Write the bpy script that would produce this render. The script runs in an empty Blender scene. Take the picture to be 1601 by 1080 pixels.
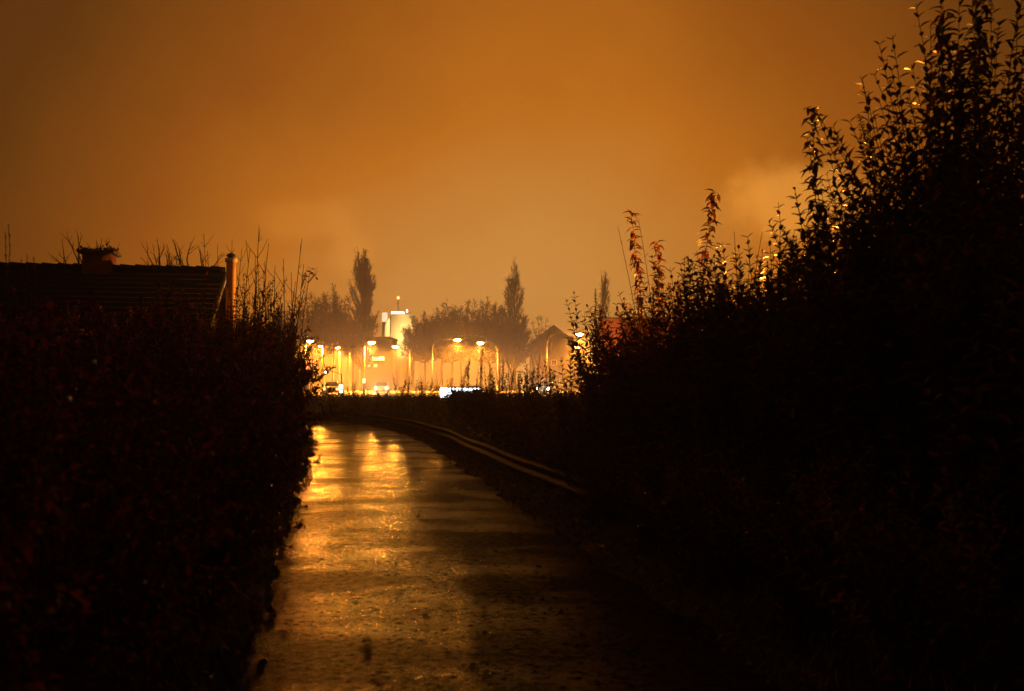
import bpy, math, random
import numpy as np
from mathutils import Vector, Matrix

SEED = 7
random.seed(SEED); rng = np.random.default_rng(SEED)
sc = bpy.context.scene
COL = sc.collection
PI = math.pi

# ------------------------------------------------------------------ camera
CAM_Z, PITCH, F = 1.6, math.radians(2.2), 1557.0
def at(px, py, d):
    """a point at ground distance d on the sight line that leaves the camera at that angle"""
    u, v = (px - 800.5) / F, (540.0 - py) / F
    X, Y, Z = u, math.cos(PITCH) - v * math.sin(PITCH), math.sin(PITCH) + v * math.cos(PITCH)
    k = d / Y
    return Vector((X * k, d, CAM_Z + Z * k))

cam = bpy.data.cameras.new('camera'); co = bpy.data.objects.new('camera', cam); COL.objects.link(co)
co.location = (0, 0, CAM_Z); co.rotation_euler = (PI / 2 + PITCH, 0, 0)
cam.lens = 35.0; cam.sensor_width = 36.0; cam.clip_end = 3000; cam.clip_start = 0.05
cam.dof.use_dof = True; cam.dof.focus_distance = 45; cam.dof.aperture_fstop = 3.2
sc.camera = co
sc.view_settings.view_transform = 'Standard'; sc.view_settings.look = 'None'
sc.view_settings.gamma = 1; sc.view_settings.exposure = 0; sc.view_settings.use_curve_mapping = False
sc.render.engine = 'CYCLES'
cy = sc.cycles
cy.use_denoising = True; cy.max_bounces = 6; cy.diffuse_bounces = 2; cy.glossy_bounces = 3
cy.transmission_bounces = 3; cy.volume_bounces = 1; cy.transparent_max_bounces = 8
cy.sample_clamp_indirect = 3.0; cy.caustics_reflective = False; cy.caustics_refractive = False
cy.use_light_tree = True

# ------------------------------------------------------------------ materials
def nodes_of(m):
    m.use_nodes = True
    nt = m.node_tree; nt.nodes.clear()
    out = nt.nodes.new('ShaderNodeOutputMaterial')
    return nt, out
def N(nt, t, **kw):
    n = nt.nodes.new(t)
    for k, v in kw.items():
        if k.startswith('_'): setattr(n, k[1:], v)
        else: n.inputs[k.replace('__', ' ')].default_value = v
    return n
def L(nt, a, b): nt.links.new(a, b)
def ramp(nt, stops):
    r = nt.nodes.new('ShaderNodeValToRGB'); cr = r.color_ramp
    while len(cr.elements) < len(stops): cr.elements.new(0.5)
    for e, (p, c) in zip(cr.elements, stops):
        e.position = p; e.color = (*c, 1)
    return r

def mat_leaf(name, stops, rough=0.4, trans=0.25, spec=0.5):
    m = bpy.data.materials.new(name); nt, out = nodes_of(m)
    g = nt.nodes.new('ShaderNodeNewGeometry'); oi = nt.nodes.new('ShaderNodeObjectInfo')
    add = N(nt, 'ShaderNodeMath', _operation='ADD'); L(nt, g.outputs['Random Per Island'], add.inputs[0])
    mu = N(nt, 'ShaderNodeMath', _operation='MULTIPLY'); L(nt, oi.outputs['Random'], mu.inputs[0]); mu.inputs[1].default_value = 0.35
    L(nt, mu.outputs[0], add.inputs[1])
    fr = N(nt, 'ShaderNodeMath', _operation='FRACT'); L(nt, add.outputs[0], fr.inputs[0])
    r = ramp(nt, stops); L(nt, fr.outputs[0], r.inputs[0])
    b = N(nt, 'ShaderNodeBsdfPrincipled', Roughness=rough); L(nt, r.outputs[0], b.inputs['Base Color'])
    b.inputs['Specular IOR Level'].default_value = spec
    rr = N(nt, 'ShaderNodeMapRange'); rr.inputs[3].default_value = rough * 0.6; rr.inputs[4].default_value = min(1, rough * 1.5)
    L(nt, g.outputs['Random Per Island'], rr.inputs[0]); L(nt, rr.outputs[0], b.inputs['Roughness'])
    t = N(nt, 'ShaderNodeBsdfTranslucent'); L(nt, r.outputs[0], t.inputs['Color'])
    mx = N(nt, 'ShaderNodeMixShader'); mx.inputs[0].default_value = trans
    L(nt, b.outputs[0], mx.inputs[1]); L(nt, t.outputs[0], mx.inputs[2]); L(nt, mx.outputs[0], out.inputs[0])
    return m
def mat_noise(name, c1, c2, scale=8, rough=0.8, bump=0.2, metal=0.0, detail=6, bscale=None, spec=0.4, stretch=(1, 1, 1)):
    m = bpy.data.materials.new(name); nt, out = nodes_of(m)
    tc = nt.nodes.new('ShaderNodeTexCoord')
    mp = N(nt, 'ShaderNodeMapping'); mp.inputs['Scale'].default_value = stretch; L(nt, tc.outputs['Object'], mp.inputs[0])
    n = N(nt, 'ShaderNodeTexNoise', Scale=scale, Detail=detail, Roughness=0.65); L(nt, mp.outputs[0], n.inputs['Vector'])
    r = ramp(nt, [(0.3, c1), (0.7, c2)]); L(nt, n.outputs['Fac'], r.inputs[0])
    b = N(nt, 'ShaderNodeBsdfPrincipled', Roughness=rough, Metallic=metal); L(nt, r.outputs[0], b.inputs['Base Color'])
    b.inputs['Specular IOR Level'].default_value = spec
    n2 = N(nt, 'ShaderNodeTexNoise', Scale=bscale or scale * 4, Detail=4); L(nt, mp.outputs[0], n2.inputs['Vector'])
    bp = N(nt, 'ShaderNodeBump', Strength=bump, Distance=0.03); L(nt, n2.outputs['Fac'], bp.inputs['Height']); L(nt, bp.outputs[0], b.inputs['Normal'])
    L(nt, b.outputs[0], out.inputs[0])
    return m
def mat_emit(name, col, strength):
    m = bpy.data.materials.new(name); nt, out = nodes_of(m)
    e = N(nt, 'ShaderNodeEmission', Strength=strength); e.inputs[0].default_value = (*col, 1)
    L(nt, e.outputs[0], out.inputs[0]); return m
def mat_bands(name, base1, base2, mortar, sx, sy, rough=0.85, kind='brick'):
    m = bpy.data.materials.new(name); nt, out = nodes_of(m)
    tc = nt.nodes.new('ShaderNodeTexCoord')
    br = N(nt, 'ShaderNodeTexBrick', Scale=1.0); br.inputs['Color1'].default_value = (*base1, 1); br.inputs['Color2'].default_value = (*base2, 1)
    br.inputs['Mortar'].default_value = (*mortar, 1); br.inputs['Brick Width'].default_value = sx; br.inputs['Row Height'].default_value = sy
    br.inputs['Mortar Size'].default_value = min(sx, sy) * 0.08
    mp = N(nt, 'ShaderNodeMapping'); L(nt, tc.outputs['Object'], mp.inputs[0])
    if kind == 'brick': mp.inputs['Rotation'].default_value = (PI / 2, 0, 0)
    L(nt, mp.outputs[0], br.inputs['Vector'])
    b = N(nt, 'ShaderNodeBsdfPrincipled', Roughness=rough); L(nt, br.outputs['Color'], b.inputs['Base Color']); b.inputs['Specular IOR Level'].default_value = .08
    bp = N(nt, 'ShaderNodeBump', Strength=0.5, Distance=0.02); L(nt, br.outputs['Fac'], bp.inputs['Height']); bp.invert = True
    L(nt, bp.outputs[0], b.inputs['Normal']); L(nt, b.outputs[0], out.inputs[0]); return m

SOD = (1.0, 0.30, 0.022)
M = {}
M['buddleia'] = mat_leaf('buddleia_leaf', [(0, (.045, .045, .016)), (.55, (.075, .060, .02)), (.8, (.14, .06, .018)), (1, (.19, .05, .022))], 0.5, 0.3, .18)
M['buddleia_red'] = mat_leaf('autumn_leaf', [(0, (.17, .038, .014)), (.4, (.12, .035, .012)), (.7, (.08, .04, .015)), (1, (.22, .07, .02))], 0.5, 0.5, .2)
M['hedge'] = mat_leaf('hedge_leaf', [(0, (.03, .018, .009)), (.5, (.08, .025, .012)), (.8, (.19, .035, .016)), (1, (.28, .07, .03))], 0.65, 0.25, 0.2)
M['seed'] = mat_leaf('dry_seed_head', [(0, (.07, .035, .015)), (1, (.16, .08, .03))], 0.75, 0.1, 0.2)
M['ivy'] = mat_leaf('ivy_leaf', [(0, (.024, .026, .010)), (.6, (.045, .04, .014)), (.9, (.085, .04, .016)), (1, (.15, .05, .02))], 0.11, 0.1)
M['litter'] = mat_leaf('dead_leaf', [(0, (.010, .006, .004)), (.6, (.022, .012, .006)), (1, (.05, .022, .010))], 0.6, 0.0, .25)
M['weed'] = mat_leaf('weed_leaf', [(0, (.05, .035, .014)), (1, (.10, .06, .02))], 0.6, 0.25)
M['twig'] = mat_leaf('twig_bark', [(0, (.04, .026, .018)), (1, (.075, .05, .032))], 0.8, 0.0, 0.2)
M['far_twig'] = mat_leaf('tree_twig', [(0, (.018, .011, .010)), (1, (.042, .024, .019))], 0.85, 0.0, 0.2)
M['bark'] = mat_noise('bark', (.03, .02, .014), (.075, .052, .036), 9, 0.9, 0.6)
M['soil'] = mat_noise('soil', (.010, .008, .005), (.03, .022, .012), 1.2, 0.9, 0.5, bscale=18)
M['beam'] = mat_noise('weathered_steel', (.012, .009, .007), (.035, .026, .02), 3, 0.6, 0.5, spec=.12)
M['post'] = mat_noise('post_steel', (.02, .018, .016), (.045, .04, .035), 6, 0.7, 0.1)
M['rooftile'] = mat_bands('roof_tile', (.010, .007, .006), (.016, .010, .008), (.006, .005, .004), 0.3, 0.28, 0.9, 'flat')
M['render_wall'] = mat_noise('house_render', (.22, .19, .15), (.32, .28, .22), 2.5, 0.9, 0.15)
M['brick'] = mat_bands('chimney_brick', (.12, .04, .022), (.17, .06, .032), (.10, .08, .06), 0.22, 0.075)
M['flue'] = mat_noise('flue_paint', (.60, .32, .14), (.72, .40, .19), 5, 0.6, 0.08)
M['white'] = mat_noise('white_paint', (.62, .6, .56), (.8, .78, .74), 6, 0.5, 0.05)
M['moss'] = mat_leaf('moss_tuft', [(0, (.02, .02, .008)), (1, (.05, .035, .012))], 0.9, 0.0, 0.1)
M['pole'] = mat_noise('lamp_pole_paint', (.04, .038, .034), (.07, .066, .06), 8, 0.45, 0.05)
M['dark_metal'] = mat_noise('dark_metal', (.02, .02, .02), (.05, .05, .05), 8, 0.5, 0.1)
M['lamp'] = mat_emit('lamp_lens_glow', (1.0, .34, .045), 1800)
M['lamp_far'] = mat_emit('distant_lamp_glow', (1.0, .66, .28), 60)
M['white_lit'] = mat_emit('white_panel_glow', (.80, .90, 1.0), 9.0)
M['tank_glow'] = mat_emit('tank_top_glow', (1.0, .82, .55), 1.1)
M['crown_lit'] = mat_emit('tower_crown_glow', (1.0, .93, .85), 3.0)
M['sign_y'] = mat_emit('yellow_sign_glow', (1.0, .72, .2), 5)
M['sign_w'] = mat_emit('white_sign_glow', (1.0, .9, .72), 5)
M['red_lit'] = mat_emit('red_lamp_glow', (1.0, .06, .02), 25)
M['tail_lit'] = mat_emit('tail_lamp_glow', (1.0, .12, .05), 14)
M['amber_lit'] = mat_emit('amber_lamp_glow', (1.0, .72, .3), 45)
M['head_lit'] = mat_emit('headlamp_glow', (1.0, .88, .62), 60)
M['window_lit'] = mat_emit('window_glow', (1.0, .6, .2), 1.3)
M['silo'] = mat_noise('silo_concrete', (.5, .46, .36), (.62, .57, .45), 0.25, 0.85, 0.1, stretch=(1, 1, .15))
M['conc'] = mat_noise('concrete', (.14, .135, .125), (.22, .21, .19), 1.5, 0.85, 0.1)
M['dark_wall'] = mat_noise('dark_cladding', (.025, .02, .016), (.05, .04, .03), 1.2, 0.8, 0.1)
M['red_wall'] = mat_bands('red_brick', (.36, .07, .035), (.44, .10, .05), (.25, .16, .11), 0.5, 0.16)
M['greenroof'] = mat_noise('old_roof_felt', (.05, .055, .035), (.09, .09, .06), 2, 0.85, 0.2)
M['carpaint'] = mat_noise('car_paint', (.10, .10, .11), (.12, .12, .13), 3, 0.3, 0.0)
M['rubber'] = mat_noise('rubber', (.015, .015, .015), (.025, .025, .025), 8, 0.8, 0.1)
M['glass'] = mat_noise('dark_glass', (.02, .02, .022), (.03, .03, .032), 3, 0.08, 0.0)
M['kerb'] = mat_noise('kerb_stone', (.2, .19, .17), (.3, .28, .25), 4, 0.7, 0.1)

# wet asphalt of the path: rough stone under a film of water that pools in shallow bands
def mat_path():
    m = bpy.data.materials.new('wet_asphalt'); nt, out = nodes_of(m)
    tc = nt.nodes.new('ShaderNodeTexCoord')
    P = tc.outputs['Object']
    fine = N(nt, 'ShaderNodeTexNoise', Scale=170, Detail=3); L(nt, P, fine.inputs['Vector'])
    vor = N(nt, 'ShaderNodeTexVoronoi', Scale=95); L(nt, P, vor.inputs['Vector'])
    mp = N(nt, 'ShaderNodeMapping'); mp.inputs['Scale'].default_value = (.55, 1.5, 1); L(nt, P, mp.inputs[0])
    band = N(nt, 'ShaderNodeTexNoise', Scale=.95, Detail=4, Roughness=.55); L(nt, mp.outputs[0], band.inputs['Vector'])
    pool = N(nt, 'ShaderNodeTexNoise', Scale=.55, Detail=5, Roughness=.6); L(nt, P, pool.inputs['Vector'])
    wet = N(nt, 'ShaderNodeMath', _operation='MULTIPLY_ADD'); L(nt, band.outputs['Fac'], wet.inputs[0]); wet.inputs[1].default_value = .35
    ml = N(nt, 'ShaderNodeMath', _operation='MULTIPLY'); L(nt, pool.outputs['Fac'], ml.inputs[0]); ml.inputs[1].default_value = .65
    L(nt, ml.outputs[0], wet.inputs[2])
    grit = N(nt, 'ShaderNodeTexNoise', Scale=52, Detail=4, Roughness=.8); L(nt, P, grit.inputs['Vector'])
    grit2 = N(nt, 'ShaderNodeTexNoise', Scale=17, Detail=4, Roughness=.75); L(nt, P, grit2.inputs['Vector'])
    ga = N(nt, 'ShaderNodeMath', _operation='MULTIPLY_ADD'); L(nt, grit2.outputs['Fac'], ga.inputs[0]); ga.inputs[1].default_value = .6; ga.inputs[2].default_value = 0
    gb = N(nt, 'ShaderNodeMath', _operation='MULTIPLY_ADD'); L(nt, grit.outputs['Fac'], gb.inputs[0]); gb.inputs[1].default_value = .4; L(nt, ga.outputs[0], gb.inputs[2])
    col = ramp(nt, [(.34, (.005, .003, .002)), (.52, (.022, .013, .008)), (.66, (.075, .042, .025))]); L(nt, gb.outputs[0], col.inputs[0])
    rg = N(nt, 'ShaderNodeMapRange', _interpolation_type='SMOOTHSTEP')
    rg.inputs[1].default_value = .44; rg.inputs[2].default_value = .60; rg.inputs[3].default_value = .29; rg.inputs[4].default_value = .15
    gw = N(nt, 'ShaderNodeMath', _operation='MULTIPLY_ADD'); L(nt, grit.outputs['Fac'], gw.inputs[0]); gw.inputs[1].default_value = -.8; gw.inputs[2].default_value = .40
    wet2 = N(nt, 'ShaderNodeMath', _operation='ADD'); L(nt, wet.outputs[0], wet2.inputs[0]); L(nt, gw.outputs[0], wet2.inputs[1]); L(nt, wet2.outputs[0], rg.inputs[0])
    bstr = N(nt, 'ShaderNodeMapRange', _interpolation_type='SMOOTHSTEP')
    bstr.inputs[1].default_value = .42; bstr.inputs[2].default_value = .62; bstr.inputs[3].default_value = .40; bstr.inputs[4].default_value = .12
    L(nt, wet.outputs[0], bstr.inputs[0])
    hm0 = N(nt, 'ShaderNodeMath', _operation='MULTIPLY_ADD'); L(nt, grit.outputs['Fac'], hm0.inputs[0]); hm0.inputs[1].default_value = 2.2; L(nt, fine.outputs['Fac'], hm0.inputs[2])
    hm = N(nt, 'ShaderNodeMath', _operation='MULTIPLY_ADD'); L(nt, vor.outputs['Distance'], hm.inputs[0]); hm.inputs[1].default_value = .7; L(nt, hm0.outputs[0], hm.inputs[2])
    b1 = N(nt, 'ShaderNodeBump', Distance=.005); L(nt, hm.outputs[0], b1.inputs['Height']); L(nt, bstr.outputs[0], b1.inputs['Strength'])
    b2 = N(nt, 'ShaderNodeBump', Distance=.03, Strength=.11); L(nt, band.outputs['Fac'], b2.inputs['Height']); L(nt, b1.outputs[0], b2.inputs['Normal'])
    b = N(nt, 'ShaderNodeBsdfPrincipled'); L(nt, col.outputs[0], b.inputs['Base Color']); L(nt, rg.outputs[0], b.inputs['Roughness'])
    b.inputs['IOR'].default_value = 1.33
    sp = N(nt, 'ShaderNodeMapRange'); sp.inputs[1].default_value = .42; sp.inputs[2].default_value = .60; sp.inputs[3].default_value = .0; sp.inputs[4].default_value = .055
    spm = N(nt, 'ShaderNodeMapRange', _interpolation_type='SMOOTHSTEP'); spm.inputs[1].default_value = .43; spm.inputs[2].default_value = .58; spm.inputs[3].default_value = .016; spm.inputs[4].default_value = .095
    L(nt, wet.outputs[0], spm.inputs[0]); L(nt, spm.outputs[0], sp.inputs[4])
    L(nt, gb.outputs[0], sp.inputs[0]); L(nt, sp.outputs[0], b.inputs['Specular IOR Level'])
    L(nt, b2.outputs[0], b.inputs['Normal']); L(nt, b.outputs[0], out.inputs[0])
    return m
M['path'] = mat_path()
M['road'] = mat_noise('road_asphalt', (.035, .033, .03), (.06, .056, .05), 2, 0.35, 0.15, bscale=40)

# ------------------------------------------------------------------ mesh collecting
class MB:
    def __init__(s): s.v = []; s.f = []; s.n = 0
    def add(s, v, f):
        v = np.asarray(v, dtype=np.float64).reshape(-1, 3)
        s.v.append(v); s.f.extend([tuple(i + s.n for i in q) for q in f]); s.n += len(v)
    def box(s, lo, hi, rot=None, piv=None):
        (a, b, c), (d, e, g) = lo, hi
        v = np.array([(a, b, c), (d, b, c), (d, e, c), (a, e, c), (a, b, g), (d, b, g), (d, e, g), (a, e, g)], float)
        s.add(v, [(0, 3, 2, 1), (4, 5, 6, 7), (0, 1, 5, 4), (1, 2, 6, 5), (2, 3, 7, 6), (3, 0, 4, 7)])
    def tube(s, pts, radii, sides=6, cap=True):
        pts = np.asarray(pts, float); n = len(pts)
        radii = np.full(n, radii, float) if np.isscalar(radii) else np.asarray(radii, float)
        t = np.gradient(pts, axis=0); t /= np.linalg.norm(t, axis=1)[:, None] + 1e-9
        ref = np.array((0, 0, 1.0)) if abs(t[0][2]) < .9 else np.array((1.0, 0, 0))
        ang = np.arange(sides) * 2 * PI / sides
        vs = []
        a = np.cross(t[0], ref); a /= np.linalg.norm(a)
        for i in range(n):
            a = a - t[i] * a.dot(t[i]); a /= np.linalg.norm(a) + 1e-9
            b = np.cross(t[i], a)
            vs.append(pts[i] + radii[i] * (np.cos(ang)[:, None] * a + np.sin(ang)[:, None] * b))
        f = []
        for i in range(n - 1):
            for k in range(sides):
                k2 = (k + 1) % sides
                f.append((i * sides + k, i * sides + k2, (i + 1) * sides + k2, (i + 1) * sides + k))
        if cap:
            f.append(tuple(range(sides - 1, -1, -1))); f.append(tuple((n - 1) * sides + k for k in range(sides)))
        s.add(np.concatenate(vs), f)
    def lathe(s, prof, c=(0, 0, 0), sides=24):
        ang = np.arange(sides) * 2 * PI / sides; vs = []
        for r, z in prof: vs.append(np.stack([c[0] + r * np.cos(ang), c[1] + r * np.sin(ang), np.full(sides, c[2] + z)], 1))
        f = []
        for i in range(len(prof) - 1):
            for k in range(sides):
                k2 = (k + 1) % sides
                f.append((i * sides + k, i * sides + k2, (i + 1) * sides + k2, (i + 1) * sides + k))
        f.append(tuple(range(sides - 1, -1, -1))); f.append(tuple((len(prof) - 1) * sides + k for k in range(sides)))
        s.add(np.concatenate(vs), f)
    def prism(s, poly, a, b):
        """poly: list of (x,z); extruded along y from a to b"""
        n = len(poly)
        v = [(x, a, z) for x, z in poly] + [(x, b, z) for x, z in poly]
        f = [tuple(range(n)), tuple(range(2 * n - 1, n - 1, -1))] + [(i, i + n, (i + 1) % n + n, (i + 1) % n) for i in range(n)]
        s.add(v, f)
    def segs(s, A, B, ra, rb):
        """many thin three-sided twigs at once"""
        A = np.asarray(A, float); B = np.asarray(B, float); n = len(A)
        if n == 0: return
        ra = np.broadcast_to(ra, n); rb = np.broadcast_to(rb, n)
        t = B - A; t /= np.linalg.norm(t, axis=1)[:, None] + 1e-9
        ref = np.where(np.abs(t[:, 2:3]) < .9, np.array([[0, 0, 1.0]]), np.array([[1.0, 0, 0]]))
        a = np.cross(t, ref); a /= np.linalg.norm(a, axis=1)[:, None] + 1e-9
        b = np.cross(t, a)
        V = np.empty((n, 6, 3))
        for k in range(3):
            d = math.cos(k * 2 * PI / 3) * a + math.sin(k * 2 * PI / 3) * b
            V[:, k] = A + d * ra[:, None]; V[:, k + 3] = B + d * rb[:, None]
        base = (np.arange(n) * 6)[:, None]
        F = np.concatenate([base + np.array(q) for q in ((0, 1, 4, 3), (1, 2, 5, 4), (2, 0, 3, 5))], 0) + s.n
        s.v.append(V.reshape(-1, 3)); s.f.extend(map(tuple, F.tolist())); s.n += n * 6
    def leaves(s, P, D, U, Ln, W, curl=.25, fine=False, fold=.25):
        """leaf blades: base P, direction D, upper side U, length Ln, width W; folded along the midrib and bent down"""
        P = np.asarray(P, float); D = np.asarray(D, float); U = np.asarray(U, float); n = len(P)
        if n == 0: return
        Ln = np.broadcast_to(Ln, n)[:, None]; W = np.broadcast_to(W, n)[:, None]; curl = np.broadcast_to(curl, n)[:, None]
        D = D / (np.linalg.norm(D, axis=1)[:, None] + 1e-9)
        S = np.cross(D, U); S /= np.linalg.norm(S, axis=1)[:, None] + 1e-9
        U = np.cross(S, D)
        st = [0, .3, .65, 1] if fine else [0, .45, 1]
        wd = [0, .5, .40, 0] if fine else [0, .5, 0]
        cols = []
        for q, w in zip(st, wd):
            mid = P + D * Ln * q - U * Ln * curl * q * q
            if w == 0: cols.append(mid)
            else:
                cols += [mid + S * W * w + U * W * fold, mid, mid - S * W * w + U * W * fold]
        k = len(cols)
        V = np.stack(cols, 1).reshape(-1, 3)
        if fine: fs = [(0, 2, 1), (0, 3, 2), (1, 2, 5, 4), (2, 3, 6, 5), (4, 5, 7), (5, 6, 7)]
        else: fs = [(0, 2, 1), (0, 3, 2), (1, 2, 4), (2, 3, 4)]
        base = np.arange(n) * k
        for q in fs:
            F = base[:, None] + np.array(q) + s.n
            s.f.extend(map(tuple, F.tolist()))
        s.v.append(V); s.n += n * k
    def mesh(s, name, mat, smooth=False):
        me = bpy.data.meshes.new(name)
        V = np.concatenate(s.v)
        ln = np.fromiter((len(q) for q in s.f), dtype=np.int32, count=len(s.f))
        idx = np.fromiter((i for q in s.f for i in q), dtype=np.int32, count=int(ln.sum()))
        me.vertices.add(len(V)); me.vertices.foreach_set('co', V.ravel().astype(np.float32))
        me.loops.add(len(idx)); me.loops.foreach_set('vertex_index', idx)
        me.polygons.add(len(ln))
        stt = np.zeros(len(ln), np.int32); stt[1:] = np.cumsum(ln)[:-1]
        me.polygons.foreach_set('loop_start', stt)
        if smooth: me.polygons.foreach_set('use_smooth', np.ones(len(ln), bool))
        me.update(calc_edges=True); me.validate()
        me.materials.append(mat)
        return me
    def build(s, name, mat, parent=None, smooth=False, loc=None, bevel=0):
        o = bpy.data.objects.new(name, s.mesh(name, mat, smooth)); COL.objects.link(o)
        if parent is not None: o.parent = parent
        if loc is not None: o.location = loc
        if bevel:
            b = o.modifiers.new('bevel', 'BEVEL'); b.width = bevel; b.segments = 2; b.limit_method = 'ANGLE'
        return o

def tag(o, label=None, cat=None, group=None, kind=None):
    if label: o['label'] = label
    if cat: o['category'] = cat
    if group: o['group'] = group
    if kind: o['kind'] = kind
    return o
def empty(name, loc, label, cat, group=None, rz=0.0):
    o = bpy.data.objects.new(name, None); COL.objects.link(o)
    o.location = loc; o.rotation_euler = (0, 0, rz); o.empty_display_size = .2
    return tag(o, label, cat, group)
KIDS = {}
def copy_tree(o, parent=None):
    c = o.copy(); COL.objects.link(c)
    if parent is not None: c.parent = parent
    for ch in list(o.children): copy_tree(ch, c)
    return c
def point(name, loc, power, col, r, parent=None):
    l = bpy.data.lights.new(name, 'POINT'); l.energy = power; l.color = col; l.shadow_soft_size = r
    o = bpy.data.objects.new(name, l); COL.objects.link(o); o.location = loc
    if parent is not None: o.parent = parent
    return o

# ------------------------------------------------------------------ the way: centre line, terrain
def catmull(P, n=12):
    P = np.asarray(P, float); P = np.vstack([2 * P[0] - P[1], P, 2 * P[-1] - P[-2]]); out = []
    for i in range(1, len(P) - 2):
        for t in np.arange(n) / n:
            a, b, c, d = P[i - 1], P[i], P[i + 1], P[i + 2]
            out.append(.5 * (2 * b + (c - a) * t + (2 * a - 5 * b + 4 * c - d) * t * t + (3 * b - 3 * c + d - a) * t ** 3))
    out.append(P[-2]); return np.array(out)
CL = catmull([(2.0, -9), (1.0, -2), (.35, 3), (-.1, 5.6), (-1.28, 12.5), (-2.62, 20), (-4.0, 27.7), (-6.0, 35.2), (-8.4, 41), (-12, 45.2), (-17, 47.6), (-26, 49), (-45, 50)], 14)
T_ = np.gradient(CL, axis=0); T_ /= np.linalg.norm(T_, axis=1)[:, None]
NR = np.stack([T_[:, 1], -T_[:, 0]], 1)              # to the right of the walking direction
HALF = 1.45
def signed(x, y):
    """signed distance from the centre line (right positive) and the distance along Y of the nearest point"""
    x = np.asarray(x, float).ravel(); y = np.asarray(y, float).ravel()
    best = np.full(len(x), 1e9); sg = np.zeros(len(x))
    for i in range(len(CL) - 1):
        a, b = CL[i], CL[i + 1]; d = b - a
        t = np.clip(((x - a[0]) * d[0] + (y - a[1]) * d[1]) / d.dot(d), 0, 1)
        px, py = a[0] + t * d[0], a[1] + t * d[1]
        q = np.hypot(x - px, y - py); m = q < best
        best = np.where(m, q, best)
        sg = np.where(m, np.sign((x - px) * d[1] - (y - py) * d[0]), sg)
    return best * sg
def sstep(a, b, x):
    t = np.clip((x - a) / (b - a), 0, 1); return t * t * (3 - 2 * t)
def wob(x, y):
    return .5 * np.sin(x * 1.7 + 1.3 * np.sin(y * .9)) * np.cos(y * 1.3 + .7) + .3 * np.sin(x * 3.9 - y * 2.7) + .2 * np.sin(x * 7.3 + y * 6.1)
def ground_z(x, y):
    x = np.asarray(x, float); y = np.asarray(y, float); sh = x.shape
    s = signed(x, y); xx, yy = x.ravel(), y.ravel()
    z = np.full(len(s), -.04)
    r = sstep(1.45, 2.0, s) * .07 + sstep(2.1, 2.9, s) * .22 + sstep(2.8, 5.0, s) * (.74 - .24 * sstep(33, 42, yy))
    far = sstep(20, 34, yy)
    r = r - far * sstep(7, 13, s) * .35 - (1 - far) * 0
    l = sstep(1.45, 2.2, -s) * .10 + sstep(2.5, 6, -s) * .15
    z = z + np.where(s > 0, r, l)
    plaza = sstep(62, 85, yy)
    z = z * (1 - plaza) + plaza * .35
    z = z + .05 * wob(xx, yy) * sstep(1.55, 2.4, np.abs(s)) * (1 - plaza)
    return z.reshape(sh)
def gz(x, y): return float(ground_z(np.array([x]), np.array([y]))[0])

xs = np.unique(np.concatenate([np.linspace(-330, -30, 40), np.linspace(-30, 20, 170), np.linspace(20, 330, 40)]))
ys = np.unique(np.concatenate([np.linspace(-60, -4, 16), np.linspace(-4, 70, 210), np.linspace(70, 640, 60)]))
GX, GY = np.meshgrid(xs, ys); GZ = ground_z(GX, GY)
mb = MB(); nx, ny = len(xs), len(ys)
ii = (np.arange(ny - 1)[:, None] * nx + np.arange(nx - 1)[None]).ravel()
mb.add(np.stack([GX, GY, GZ], -1).reshape(-1, 3), np.stack([ii, ii + 1, ii + nx + 1, ii + nx], 1).tolist())
tag(mb.build('ground', M['soil'], smooth=True), 'dark earth beside the path and under the plants', kind='structure')

mb = MB(); cols = np.linspace(-HALF, HALF, 13); vv = []
for i in range(len(CL)):
    for c in cols:
        e = c + (.07 * math.sin(i * 1.9) + .05 * math.sin(i * .7 + 2)) * (abs(c) / HALF) ** 4 * np.sign(c)
        p = CL[i] + NR[i] * e
        vv.append((p[0], p[1], .012 * (1 - (c / HALF) ** 2)))
k = len(cols); ff = [(i * k + j, i * k + j + 1, (i + 1) * k + j + 1, (i + 1) * k + j) for i in range(len(CL) - 1) for j in range(k - 1)]
mb.add(vv, ff); tag(mb.build('path', M['path'], smooth=True), 'wet narrow asphalt footpath curving away and shining with lamp light', kind='structure')

# the street beyond, with kerbs and a pavement
def strip(name, y0, y1, z, mat, label, x0=-300, x1=300):
    m = MB(); m.box((x0, y0, .2), (x1, y1, z)); tag(m.build(name, mat), label, kind='structure')
strip('road', 128, 138, .354, M['road'], 'wet street crossing under the lamps')
strip('pavement', 121, 127.85, .47, M['conc'], 'pale pavement along the near side of the street')
strip('far_pavement', 138.15, 145, .47, M['conc'], 'pale pavement along the far side of the street')
strip('kerb', 127.85, 128, .48, M['kerb'], 'stone kerb of the street')
strip('far_kerb', 138, 138.15, .48, M['kerb'], 'stone kerb on the far side of the street')
m = MB()
for i in range(-20, 20): m.box((i * 6, 132.93, .33), (i * 6 + 3, 133.07, .358))
tag(m.build('road_markings', M['white']), 'dashed white centre line of the street', kind='structure')

# ------------------------------------------------------------------ low guard rail
def along(s_off, i0, i1, step=1):
    idx = range(i0, i1, step); return [(CL[i] + NR[i] * s_off(i)) for i in idx]
i_start = int(np.argmin(np.abs(CL[:, 1] - 6.3))); i_end = int(np.argmin(np.abs(CL[:, 0] + 16)))
off = lambda i: 2.02 + .42 * math.exp(-max(0, CL[i][1] - 8.2) / 7)
rail = empty('guard_rail', (*(CL[i_start] + NR[i_start] * off(i_start)), 0), 'low corrugated steel guard rail on short posts along the wet path', 'guard rail')
ro = np.array(rail.location)
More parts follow.
